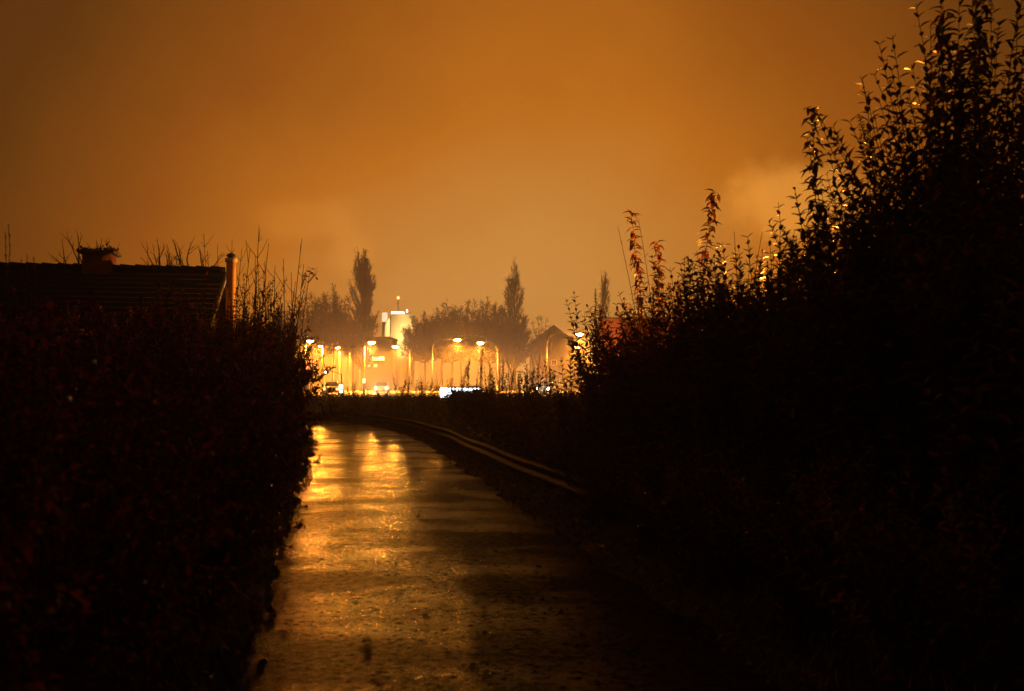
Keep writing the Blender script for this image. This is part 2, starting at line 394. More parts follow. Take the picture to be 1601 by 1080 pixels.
# W-shaped profile: (offset towards the path, height)
prof = [(0, .10), (.05, .12), (.05, .17), (0, .205), (0, .245), (.05, .28), (.05, .33), (0, .355), (-.012, .35), (.036, .322), (.036, .285), (-.014, .25), (-.014, .2), (.036, .165), (.036, .125), (-.012, .10)]
mb = MB(); np_ = len(prof); vv = []; ff = []
idx = list(range(i_start, i_end))
for a, i in enumerate(idx):
    p = CL[i] + NR[i] * off(i)
    zb = .02 + .012 * math.sin(a * .55) 
    for d, h in prof:
        q = p - NR[i] * d
        vv.append((q[0] - ro[0], q[1] - ro[1], h + zb))
for a in range(len(idx) - 1):
    for j in range(np_):
        j2 = (j + 1) % np_; ff.append((a * np_ + j, a * np_ + j2, (a + 1) * np_ + j2, (a + 1) * np_ + j))
ff.append(tuple(range(np_))); ff.append(tuple((len(idx) - 1) * np_ + j for j in range(np_ - 1, -1, -1)))
mb.add(vv, ff); mb.build('beam', M['beam'], rail)
acc = 0.0; last = None
for i in idx:
    p = CL[i] + NR[i] * (off(i) + .07)
    if last is None or np.linalg.norm(p - last) > 2.6:
        last = p; m = MB(); z0 = gz(*p) - .3
        m.box((-.045, -.05, z0), (.045, .05, .372)); m.box((-.03, -.03, .372), (.03, .03, .39))
        o = m.build('post', M['post'], rail, loc=(p[0] - ro[0], p[1] - ro[1], 0), bevel=.006)
        o.rotation_euler.z = math.atan2(T_[i][1], T_[i][0])

# ------------------------------------------------------------------ plants
def bez(a, b, c, n):
    t = np.linspace(0, 1, n)[:, None]; return (1 - t) ** 2 * a + 2 * t * (1 - t) * b + t ** 2 * c
def unit(v): return v / (np.linalg.norm(v) + 1e-9)
def put_pairs(lf, pts, start, spacing, Ln, W, lift, fine, jit=.2, per=2, curl=.3, taper=True, r=None):
    """opposite leaf pairs up a stem, each pair turned a quarter from the one below"""
    r = r or rng
    seg = np.linalg.norm(np.diff(pts, axis=0), axis=1); cum = np.concatenate([[0], np.cumsum(seg)]); tot = cum[-1]
    ds = np.arange(tot * start, tot, spacing)
    if len(ds) == 0: return
    P = np.stack([np.interp(ds, cum, pts[:, q]) for q in range(3)], 1)
    P2 = np.stack([np.interp(np.minimum(ds + .03, tot), cum, pts[:, q]) for q in range(3)], 1)
    P1 = np.stack([np.interp(np.maximum(ds - .03, 0), cum, pts[:, q]) for q in range(3)], 1)
    T = P2 - P1; T /= np.linalg.norm(T, axis=1)[:, None] + 1e-9
    ref = np.array([[1.0, .13, 0]]); A = np.cross(T, ref); A /= np.linalg.norm(A, axis=1)[:, None] + 1e-9
    B = np.cross(T, A); ph0 = r.uniform(0, PI)
    frac = ds / tot
    for q in range(per):
        ph = ph0 + np.arange(len(ds)) * (PI / 2) + q * 2 * PI / per + r.normal(0, jit, len(ds))
        O = np.cos(ph)[:, None] * A + np.sin(ph)[:, None] * B
        lf_ = np.clip(lift + r.normal(0, jit, len(ds)), -1.2, 1.4)
        D = O * np.cos(lf_)[:, None] + T * np.sin(lf_)[:, None]
        U = T * np.cos(lf_)[:, None] - O * np.sin(lf_)[:, None]
        l = Ln * r.uniform(.75, 1.15, len(ds))
        if taper: l = l * np.clip(1.08 - .55 * np.clip((frac - .6) / .4, 0, 1) ** 1.5, .3, 1.2)
        keep = r.random(len(ds)) > .07
        lf.leaves(P[keep], D[keep], U[keep], l[keep], (l * W)[keep], curl, fine)

def stem_plant(name, label, cat, base, tips, mats, group=None, leaf=(.135, .37), spacing=.068, fine=True, body=None, seed=1, rad=.007, stem_name='stem', foliage_name='foliage'):
    """a shrub: separate stems rising from one crown of roots; tips = [(x,y,z,kind)], body=(n, height range, spread)"""
    r = np.random.default_rng(seed)
    bx, by = base; bz = gz(bx, by)
    root = empty(name, (bx, by, bz), label, cat, group); o3 = np.array((bx, by, bz))
    st, lf, heads = MB(), MB(), []
    jobs = [(np.array(t[:3]) - o3, t[3], True) for t in tips]
    if body:
        n, (h0, h1), spr = body[:3]
        for _ in range(n):
            a = r.uniform(0, 2 * PI); q = math.sqrt(r.random())
            h = max(h0, .55 * h1) + (h1 - max(h0, .55 * h1)) * r.random()
            h *= 1 - .15 * q * q
            jobs.append((np.array((math.cos(a) * spr * q, math.sin(a) * spr * q, h)), 'leafy' if r.random() > .06 else 'seed', False))
    for tip, kind, named in jobs:
        b = np.array((r.normal(0, .12), r.normal(0, .12), -.05))
        if named: b = b + np.array((tip[0], tip[1], 0)) * .2
        c = np.array((b[0] * .6 + tip[0] * .4 + r.normal(0, .06), b[1] * .6 + tip[1] * .4 + r.normal(0, .06), tip[2] * .55))
        pts = bez(b, c, tip, 14)
        if kind != 'bare': pts[1:-1] += r.normal(0, .008, (12, 3))
        st.tube(pts, np.linspace(rad * (1.3 if named else 1), .0022, 14), 4, False)
        if kind == 'leafy':
            put_pairs(lf, pts, .12 if not named else .22, spacing, leaf[0], leaf[1], .75, fine, r=r)
        elif kind == 'droop':
            put_pairs(lf, pts, .2, spacing * .8, leaf[0] * .9, leaf[1], -.5, fine, jit=.35, curl=.5, r=r)
        elif kind == 'seed':
            put_pairs(lf, pts[:11], .15, spacing, leaf[0], leaf[1], .7, fine, r=r)
            sd = MB(); heads.append(sd)
            put_pairs(sd, pts[9:], .0, .016, .05, .42, .55, False, jit=.5, per=5, curl=.4, r=r)
        elif kind == 'thick':
            put_pairs(lf, pts, .3, spacing * .55, leaf[0] * .8, leaf[1] * 1.25, .2, fine, jit=.5, per=3, curl=.6, taper=False, r=r)
        elif kind == 'bare':
            st.tube(pts, np.linspace(rad * 1.3, rad * .35, 14), 5, False)
            for _ in range(r.integers(4, 10)):
                k0 = r.integers(7, 13); s0 = pts[k0]; a = r.uniform(0, 2 * PI); ln = r.uniform(.06, .3) * (1.5 if rad > .012 else .25)
                d_ = unit(np.array((math.cos(a) * .7, math.sin(a) * .4, .8)))
                st.tube(np.array([s0, s0 + d_ * ln * .5, s0 + d_ * ln + (0, 0, ln * .1)]), [rad * .45, rad * .35, rad * .2], 4, False)
        # side shoots keep the body dense
        if not named and kind == 'leafy':
            for _ in range(body[3] if len(body) > 3 else 2):
                k0 = r.integers(3, 10); s0 = pts[k0]; a = r.uniform(0, 2 * PI); ln = r.uniform(.25, .6)
                e = s0 + np.array((math.cos(a) * ln * .6, math.sin(a) * ln * .6, ln * .8))
                p2 = bez(s0, s0 + (e - s0) * .5 + np.array((math.cos(a), math.sin(a), 0)) * .06, e, 6)
                st.tube(p2, np.linspace(rad * .6, .0018, 6), 3, False)
                put_pairs(lf, p2, .1, spacing * 1.1, leaf[0] * .95, leaf[1], .6, fine, r=r)
    st.build(stem_name, mats[1], root, smooth=True)
    if lf.n: lf.build(foliage_name, mats[0], root, smooth=True)
    for sd in heads:
        if sd.n: sd.build('seed_head', M['seed'], root, smooth=True)
    return root
def line_x(s, y):      # X of the line s metres to the right of the path's centre, at forward distance y
    i = int(np.argmin(np.abs(CL[:, 1] - y) + 100 * (np.arange(len(CL)) > np.argmax(CL[:, 1] > 46))))
    return CL[i][0] + s / max(.3, NR[i][0])
BM = (M['buddleia'], M['twig']); RM = (M['buddleia_red'], M['twig'])
def T(px, py, d, kind='leafy'):
    p = at(px, py, d); return (p.x, p.y, p.z, kind)
def SH(label, px, d, tips, body, mats=BM, seed=1, **kw):
    p = at(px, 600, d)
    return stem_plant('shrub', label, 'shrub', (p.x, p.y), tips, mats, 'shrubs on the bank beside the rail', body=body, seed=seed, **kw)

SH('towering dark shrub with paired upright leaves, tallest against the sky', 1500, 7.0,
   [T(1432, 5, 7.0), T(1395, 55, 6.9), T(1348, 120, 7.1), T(1345, 118, 7.4), T(1472, -25, 6.8), T(1520, -40, 7.2), T(1560, 60, 6.9), T(1400, 165, 7.0), T(1455, 45, 7.2), T(1590, 20, 7.3), T(1375, 70, 7.2),
    T(1475, 8, 6.6, 'thick'), T(1500, 70, 6.6, 'thick'), T(1540, -30, 6.9, 'thick'), T(1425, 100, 7.3), T(1500, 0, 7.4), T(1575, 110, 7.1), T(1550, -25, 7.3), T(1605, -60, 7.0), T(1610, 60, 7.3), T(1530, 30, 7.5), T(1447, 90, 7.5), T(1485, 60, 7.0)], (120, (2.0, 3.75), 1.15, 3), seed=11)
SH('bushy shrub with a thick stem of curled leaves leaning out of it', 1370, 7.7,
   [T(1268, 168, 7.6, 'thick'), T(1262, 213, 7.9), T(1297, 235, 7.8), T(1330, 250, 7.8), T(1285, 300, 8.0), T(1365, 205, 7.7), T(1318, 290, 7.6), T(1345, 215, 7.5)], (85, (1.7, 3.15), .9, 3), seed=12)
SH('dense shadowed shrub at the foot of the tallest one', 1590, 5.6, [T(1590, 190, 5.6), T(1540, 250, 5.7)], (80, (1.2, 2.9), .8, 3), seed=13)
SH('slender shrub whose single straight leafy spire stands before the pale cloud', 1240, 8.9,
   [T(1217, 316, 8.9), T(1228, 385, 8.8), T(1262, 350, 8.9), T(1248, 400, 8.6)], (85, (1.5, 2.8), .85, 3), seed=14)
SH('brown shrub with bare rods among its leaves before the low felt roof', 1170, 9.8,
   [T(1192, 362, 9.8, 'bare'), T(1173, 385, 9.8, 'bare'), T(1190, 405, 9.9), T(1155, 385, 9.9), T(1130, 378, 9.7), T(1148, 362, 10, 'bare'), T(1200, 410, 9.6, 'seed')], (90, (1.5, 2.85), .85, 3), seed=15)
SH('reddish shrub with one tall swaying stem of clustered leaves', 1095, 10.6,
   [T(1117, 297, 10.6, 'thick'), T(1075, 425, 10.5), T(1048, 418, 10.7), T(1090, 440, 10.5, 'seed')], (85, (1.5, 2.85), .9, 3), mats=RM, seed=16)
SH('autumn shrub with a drooping seed plume and thin bare rods', 1030, 12.2,
   [T(986, 328, 12.2, 'thick'), T(1028, 377, 12.2, 'thick'), T(966, 354, 12.6, 'bare'), T(998, 342, 12.5, 'bare'), T(1060, 430, 12), T(1020, 440, 12), T(995, 437, 12.4, 'bare')], (90, (1.4, 2.8), 1.0, 3), mats=RM, seed=17)
SH('red leaved shrub below the thin bare rods', 975, 13.6, [T(975, 465, 13.6), T(990, 480, 13.4), T(1000, 455, 13.4)], (70, (1.2, 2.45), .85, 3), mats=RM, seed=18)
SH('open shrub of stacked V shaped leaf pairs in front of a glaring lamp', 905, 15.4,
   [T(897, 453, 15.4), T(884, 466, 15.4), T(931, 452, 15.2, 'seed'), T(914, 490, 15.5), T(940, 480, 15.2), T(877, 560, 15.6), T(860, 575, 15.8), T(922, 530, 15.2), T(893, 520, 15), T(905, 540, 15.5), T(932, 500, 15)], (14, (.7, 1.7), .6, 2), seed=19)
SH('low ragged shrub of thin leafy canes beside the curved lamp pole', 838, 18.5,
   [T(855, 560, 18.5), T(842, 570, 18.4), T(822, 565, 18.6), T(832, 585, 18.2), T(868, 580, 18), T(812, 580, 18.8)], (16, (.6, 1.3), .8, 2), seed=20)
for k, (px, d, y, lab) in enumerate([(846, 17.4, 606, 'squat dark bush on the bank below the dark gable'), (815, 20.2, 609, 'squat dark bush on the bank by the long bare rod'), (782, 23.2, 611, 'squat dark bush on the bank past the white lit board'), (912, 13.6, 590, 'dark bush filling the bank below the glaring lamp'), (948, 12.8, 560, 'dark bush closing the gap beside the red leaved shrub')]):
    p_ = at(px, y, d); SH(lab, px, d, [], (30, (.4, p_.z - gz(p_.x, d)), .8, 2), seed=80 + k, fine=False, leaf=(.09, .36))
# second row behind the first: fills the mass
for k, (px, d, h, lab) in enumerate([(1560, 9.0, 3.6, 'leafy shrub half hidden behind the towering one'), (1430, 9.8, 3.2, 'shrub filling the gap behind the leaning leafy stem'),
        (1300, 11.0, 2.7, 'round shrub behind the straight leafy spire'), (1180, 12.4, 2.55, 'broad shrub behind the bare rods and the brown shrub'), (1085, 13.8, 2.5, 'dim shrub behind the swaying clustered stem')]):
    SH(lab, px, d, [], (60, (1.2, h), 1.0, 3), seed=30 + k, fine=False)
# low front row spilling down to the rail
for k, (px, d, h, lab) in enumerate([(1420, 5.2, 1.3, 'low black bush nearest the edge of the asphalt'), (1250, 6.4, 1.35, 'low dark bush below the leaning leafy stem'), (1120, 7.9, 1.3, 'low dark bush where the guard rail disappears'),
        (1030, 9.6, 1.3, 'low dark bush over the near end of the guard rail'), (950, 11.8, 1.3, 'squat dark bush behind the rail below the red leaves'), (880, 14.8, 1.1, 'squat dark bush behind the rail below the glaring lamp')]):
    SH(lab, px, d, [], (34, (.5, h), .75, 2), seed=50 + k, fine=False, leaf=(.08, .36))

def bush_mesh(seed, h, rx, n_stem, leaves_per, Ln, fine=False):
    r = np.random.default_rng(seed); st, lf = MB(), MB()
    for _ in range(n_stem):
        a = r.uniform(0, 2 * PI); q = math.sqrt(r.random()) * rx
        tip = np.array((math.cos(a) * q, math.sin(a) * q, h * r.uniform(.55, 1.0) * (1 - .18 * (q / rx) ** 2)))
        b = np.array((r.normal(0, .18), r.normal(0, .18), -.1))
        pts = bez(b, np.array((tip[0] * .75, tip[1] * .75, tip[2] * .45)), tip, 9); pts[1:-1] += r.normal(0, .02, (7, 3))
        st.tube(pts, np.linspace(.013, .003, 9), 4, False)
        for _ in range(3):
            k0 = r.integers(2, 8); s0 = pts[k0]; d = unit(np.array((math.cos(a) + r.normal(0, .7), math.sin(a) + r.normal(0, .7), r.uniform(-.1, .9))))
            p2 = np.array([s0, s0 + d * .22, s0 + d * .42 + (0, 0, .05)]); st.tube(p2, [.005, .0035, .002], 3, False)
            put_pairs(lf, p2, .05, .035, Ln, .55, .5, fine, jit=.5, r=r, taper=False)
        put_pairs(lf, pts, .1, .05, Ln, .55, .5, fine, jit=.5, per=3, r=r, taper=False)
    return st.mesh('branches', M['twig'], True), lf.mesh('foliage', M['hedge'], True)
bush_protos = [bush_mesh(401, 2.0, .95, 95, 0, .055), bush_mesh(402, 2.1, 1.05, 95, 0, .05), bush_mesh(403, 1.9, .9, 85, 0, .06), bush_mesh(404, 2.05, 1.0, 55, 0, .095)]
def hedge_bush(x, y, h, kind, label=None, w=1.0):
    z = gz(x, y)
    root = empty('hedge_bush', (x, y, z), label or 'dense dark hedge bush of small reddish leaves between the path and the bungalow', 'hedge bush', 'bushes of the hedge beside the path', random.uniform(0, 6.28))
    k = h / 2.0
    for nm, me in zip(('branches', 'foliage'), bush_protos[kind % (4 if y < 15 else 3)]):
        o = bpy.data.objects.new(nm, me); COL.objects.link(o); o.parent = root; o.scale = (w, w, k)
    return root
# ------------------------------------------------------------------ weeds on the low bank against the lit fog
def bank_d(px): return float(np.interp(px, [500, 560, 600, 650, 700, 750, 800, 870], [46, 43.5, 42, 38, 33, 28, 22.5, 17.5]))
def weed(px_base, d, tips, label, seed, leaf=(.075, .3), spacing=.05, mats=None, group='weed stalks on the low bank'):
    p = at(px_base, 620, d)
    return stem_plant('weed', label, 'weed', (p.x, p.y), tips, mats or (M['weed'], M['twig']), group, leaf=leaf, spacing=spacing, fine=False, seed=seed, rad=.006, stem_name='stalk', foliage_name='leaves')
weed(752, 27.8, [T(754, 545, 27.8, 'thick'), T(748, 575, 27.8, 'droop')], 'tallest leafy weed, upright below the second bright lamp', 101, (0.116, .35))
weed(775, 25.2, [T(786, 563, 25.2, 'thick'), T(770, 580, 25.2, 'droop'), T(762, 588, 25.2, 'thick')], 'weed leaning away from the tallest one with clustered leaves', 102, (0.095, .35))
weed(724, 30.6, [T(731, 572, 30.6, 'thick'), T(722, 590, 30.6, 'droop')], 'dark clustered weed standing over the white lit panel', 103, (0.122, .36))
weed(705, 32.5, [T(735, 560, 32.5, 'thick'), T(698, 586, 32.5, 'droop'), T(706, 590, 32.5, 'thick')], 'weed arching over the white lit panel with a long bent tip', 104, (0.125, .34))
weed(680, 35.0, [T(682, 580, 35.0, 'droop'), T(672, 594, 35.0, 'leafy'), T(690, 592, 35.0, 'leafy')], 'small bushy weed next to the first curved lamp pole', 105)
weed(655, 37.5, [T(657, 585, 37.5, 'droop'), T(650, 600, 37.5, 'leafy')], 'thin weed with nodding leaves beside the straight lamp pole', 106)
weed(800, 22.5, [T(792, 545, 22.5, 'bare'), T(806, 575, 22.5, 'leafy'), T(797, 590, 22.5, 'leafy')], 'leafy weed with one long bare rod leaning sideways', 107)
weed(818, 21.2, [T(820, 563, 21.2, 'leafy'), T(829, 580, 21.2, 'leafy'), T(812, 588, 21.2, 'droop')], 'upright pale brown weed between the bare rod and the dark gabled house', 108)
weed(615, 40.8, [T(635, 594, 40.8, 'thick'), T(608, 606, 40.8, 'leafy')], 'weed bent low with a row of leaves below the pale tower', 109, (0.148, .34))
weed(560, 43.5, [T(566, 604, 43.5, 'leafy'), T(551, 598, 43.5, 'leafy'), T(556, 606, 43.5, 'leafy')], 'sparse weed at the foot of the poplar beside the thin dark pole', 110, (0.130, .3))
for k, (px, y, w_, lab) in enumerate(((716, 602, .34, 'small leafy clump in front of the white lit board'), (738, 603, .26, 'spreading leafy clump hiding the middle of the white lit board'), (757, 602, .5, 'leafy clump covering the far corner of the white lit board'))):
    d_ = bank_d(px) + 2; p = at(px, y, d_); SH(lab, px, d_, [], (52, (.5, p.z - gz(p.x, d_)), w_, 3), seed=95 + k, fine=False, leaf=(.13, .5), spacing=.05)
wr = random.Random(21)
for k in range(46):
    px = 512 + k * 7.7 + wr.uniform(-4, 4)
    if 684 < px < 758: continue
    d = bank_d(px) * wr.uniform(.95, 1.04)
    y = np.interp(px, [500, 600, 640, 700, 870], [615, 610, 601, 585, 568])
    weed(px, d, [T(px + wr.gauss(0, 8), y + wr.gauss(0, 9), d, 'leafy'), T(px + wr.gauss(0, 10), y + 6 + wr.gauss(0, 7), d, wr.choice(['leafy', 'droop', 'thick'])), T(px + wr.gauss(0, 9), y + wr.gauss(6, 8), d, wr.choice(['seed', 'leafy', 'droop']))],
         'small dark weed silhouetted against the lit fog on the low bank', 120 + k, (.0042 * d, .36), .065)

# ground cover on the bank: nobody could count it
def scatter_cover(name, label, mat, n, test, size, lift=(.1, .9), seed=5, h=.0, fine=False, wratio=.7, curl=.3):
    r = np.random.default_rng(seed)
    P = test(r, n); z = ground_z(P[:, 0], P[:, 1])
    hh = r.random(len(P)) ** 1.5 * h
    pos = np.stack([P[:, 0], P[:, 1], z + hh], 1)
    a = r.uniform(0, 2 * PI, len(P)); e = r.uniform(*lift, len(P))
    D = np.stack([np.cos(a) * np.cos(e), np.sin(a) * np.cos(e), np.sin(e)], 1)
    U = np.stack([-np.cos(a) * np.sin(e), -np.sin(a) * np.sin(e), np.cos(e)], 1) + r.normal(0, .3, (len(P), 3))
    l = size * r.uniform(.6, 1.3, len(P))
    m = MB(); m.leaves(pos, D, U, l, l * wratio, curl, fine)
    tag(m.build(name, mat, smooth=True), label, kind='stuff'); return m
def strip_pts(s0, s1, y0, y1, power=1.0):
    def f(r, n):
        out = []
        i0 = int(np.argmax(CL[:, 1] >= y0)); i1 = int(np.argmax(CL[:, 1] >= y1)) if CL[:, 1].max() >= y1 else len(CL) - 1
        t = r.random(n) ** power * (i1 - i0) + i0
        i = t.astype(int); fr = t - i; i2 = np.minimum(i + 1, len(CL) - 1)
        C = CL[i] * (1 - fr)[:, None] + CL[i2] * fr[:, None]
        s = s0 + (s1 - s0) * r.random(n)
        return C + NR[i] * s[:, None]
    return f
scatter_cover('ground_cover', 'low dark ivy and nettles covering the bank behind the rail', M['ivy'], 42000, strip_pts(2.35, 7.5, 1.5, 47.5), .085, (-.2, 1.2), 61, .34)
scatter_cover('bank_grass', 'rough grass along the top of the bank', M['weed'], 14000, strip_pts(4.0, 8.5, 12, 48.5), .30, (.9, 1.5), 62, .05, wratio=.05, curl=.35)
scatter_cover('verge_litter', 'wet leaf litter and weeds between the path edge and the rail', M['litter'], 9000, strip_pts(1.35, 2.6, 1.0, 45), .06, (-.1, .5), 63, .05)
scatter_cover('hedge_litter', 'dead leaves and weeds along the foot of the hedge', M['litter'], 9000, strip_pts(-2.6, -1.3, 1.0, 40), .06, (-.1, .6), 64, .06)
scatter_cover('hedge_grass', 'grass tufts under the hedge along the path', M['ivy'], 6000, strip_pts(-2.2, -1.36, 1.0, 42), .15, (.6, 1.5), 66, .0, wratio=.07)
scatter_cover('verge_grass', 'grass tufts at the ragged edge of the path', M['ivy'], 5000, strip_pts(1.38, 2.3, 1.0, 44), .14, (.7, 1.5), 65, .0, wratio=.07)

# ------------------------------------------------------------------ fallen leaves lying on the asphalt
protos = []
for k in range(5):
    r = np.random.default_rng(300 + k); m = MB()
    n = 5
    a = np.array([-1.1, -.5, 0, .55, 1.15]) + r.normal(0, .08, n)
    D = np.stack([np.cos(a), np.sin(a), np.full(n, .18)], 1)
    m.leaves(np.zeros((n, 3)) + (0, 0, .006), D, np.tile((0, 0, 1.0), (n, 1)), .05 * np.array([.6, .85, 1.1, .85, .6]), .026, .15 + .3 * r.random(), True)
    m.tube([(0, 0, .006), (-.03, .004, .012), (-.05, .012, .02)], .0018, 4)
    protos.append(m.mesh('fallen_leaf', M['litter'], True))
def fallen(px, py, size, label='small dark fallen leaf lying on the wet path', kind=0):
    d = 1.6 * F / (py - 600.0); p = at(px, py, d)
    o = bpy.data.objects.new('fallen_leaf', protos[kind % 5]); COL.objects.link(o)
    o.location = (p.x, p.y, .010); o.rotation_euler = (0, 0, random.uniform(0, 6.28)); s = size; o.scale = (s, s, s * 1.3)
    tag(o, label, 'leaf', 'leaves fallen on the path')
fallen(575, 1004, 1.25, 'large curled fallen leaf alone in the shining strip of path nearest the viewer', 1)
fallen(985, 1019, 1.5, 'broad flat fallen leaf near the shadowed verge side of the path', 2)
fallen(505, 778, 1.8, 'dark clump of leaf where the reflection meets the hedge shadow', 3)
r_ = random.Random(4)
for (px, py) in [(579, 748), (590, 748), (568, 772), (566, 776), (803, 836), (812, 861), (780, 862), (690, 770), (700, 779), (620, 898), (506, 912), (445, 892), (446, 912), (447, 976), (588, 1053), (764, 1050), (704, 1016), (662, 961),
                 (556, 948), (545, 925), (645, 833), (651, 805), (520, 722), (535, 696), (548, 700), (600, 780), (760, 988), (742, 1038), (852, 937), (760, 965), (610, 868), (617, 880), (658, 815), (700, 735), (740, 730), (725, 752), (880, 955), (905, 1010), (860, 905), (840, 885), (505, 710), (512, 760)]:
    fallen(px + r_.uniform(-2, 2), py + r_.uniform(-2, 2), r_.uniform(.55, .95) * (1 + max(0, 760 - py) / 150), kind=r_.randrange(5))

# ------------------------------------------------------------------ hedge on the other side: dense bushes of small leaves
def hedge_h(d): return float(np.interp(d, [1.5, 3.6, 7, 10.5, 20, 35, 45], [1.78, 1.9, 2.15, 2.5, 2.95, 3.7, 3.9]))
d = 2.2; k = 0
while d < 41:
    s = -1.98 - .10 * random.random() - (.15 if d < 5 else 0) - .060 * max(0, min(d, 32) - 8)
    lab = None
    x = line_x(s, d)
    w = float(np.interp(d, [2, 10, 40], [.8, 1.0, 1.25]))
    if d > 37.5: lab = 'last bush of the hedge, its edge glowing red from the lights'
    hedge_bush(x, d, hedge_h(d) * random.uniform(.93, 1.04), k % 3, lab if d + 1.9 > 41 or d > 39 else None, w)
    k += 1; d += float(np.interp(d, [2, 10, 40], [1.0, 1.4, 2.0]))
d = 3.4
while d < 40:
    hedge_bush(line_x(-4.0, d), d, hedge_h(d) * random.uniform(.96, 1.08), k, None, 1.15); k += 1; d += 1.9 + d * .03
d = 7
while d < 24:
    hedge_bush(line_x(-5.8, d), d, hedge_h(d) * random.uniform(.95, 1.1), k, None, 1.3); k += 1; d += 2.4 + d * .04

# long shoots and dry plants that stand out of the hedge
def SHOOT(label, px, d, tips, seed, leaf=(.06, .4), mats=None, sp=.09, rad=.017, name='sapling'):
    p = at(px, 600, d)
    return stem_plant(name, label, name, (p.x, p.y), tips, mats or (M['weed'], M['twig']), 'shoots above the hedge', leaf=leaf, spacing=sp, fine=False, seed=seed, rad=rad)
SHOOT('tall bare pole-straight sapling standing beside the slim flue', 404, 20, [T(405, 352, 20, 'bare'), T(391, 388, 20, 'bare'), T(420, 380, 20, 'bare'), T(399, 400, 20, 'bare'), T(414, 408, 20, 'bare')], 501)
SHOOT('bare sapling whose long shoot slants away from the hedge', 440, 22, [T(472, 373, 22, 'bare'), T(443, 404, 22, 'bare'), T(475, 412, 22, 'bare'), T(455, 425, 22, 'bare'), T(430, 415, 22, 'bare')], 502)
SHOOT('sapling with a few last leaves at the tip of its slanting shoot', 452, 21, [T(485, 422, 21, 'bare'), T(478, 440, 21, 'bare'), T(462, 440, 21, 'bare')], 503)
SHOOT('twiggy sapling rising behind the slim flue', 335, 27, [T(318, 364, 27, 'bare'), T(340, 382, 27, 'bare'), T(324, 392, 27, 'bare'), T(363, 374, 27, 'bare'), T(378, 388, 27, 'bare')], 504)
SHOOT('dry plant with hanging leaves standing clear of the roof line', 12, 6.5, [T(13, 350, 6.5, 'droop'), T(8, 362, 6.5, 'droop')], 505, (.05, .35), sp=.08, rad=.006, name='dry_plant')
SHOOT('dry plant arching over the roof line with curled leaves', 45, 6.3, [T(42, 397, 6.3, 'droop'), T(52, 400, 6.3, 'droop'), T(33, 405, 6.3, 'droop'), T(72, 415, 6.3, 'droop')], 506, (.045, .35), sp=.06, rad=.005, name='dry_plant')
def cluster_leaves(px, py, d, n, spread, parent):
    p = at(px, py, d); r = np.random.default_rng(int(px)); m = MB()
    P = np.array(p)[None] + r.normal(0, spread, (n, 3)); D = r.normal(0, 1, (n, 3)); D[:, 2] -= .3
    o = np.array(parent.location); m.leaves(P - o, D, r.normal(0, 1, (n, 3)), .09, .05, .3)
    m.build('last_leaf_cluster', M['weed'], parent)
for (px, py) in [(485, 424), (478, 430), (474, 436), (491, 432)]:
    cluster_leaves(px, py, 21, 4, .03, [o for o in COL.objects if o.name.startswith('sapling') and o.get('label', '').startswith('sapling with a few')][0])

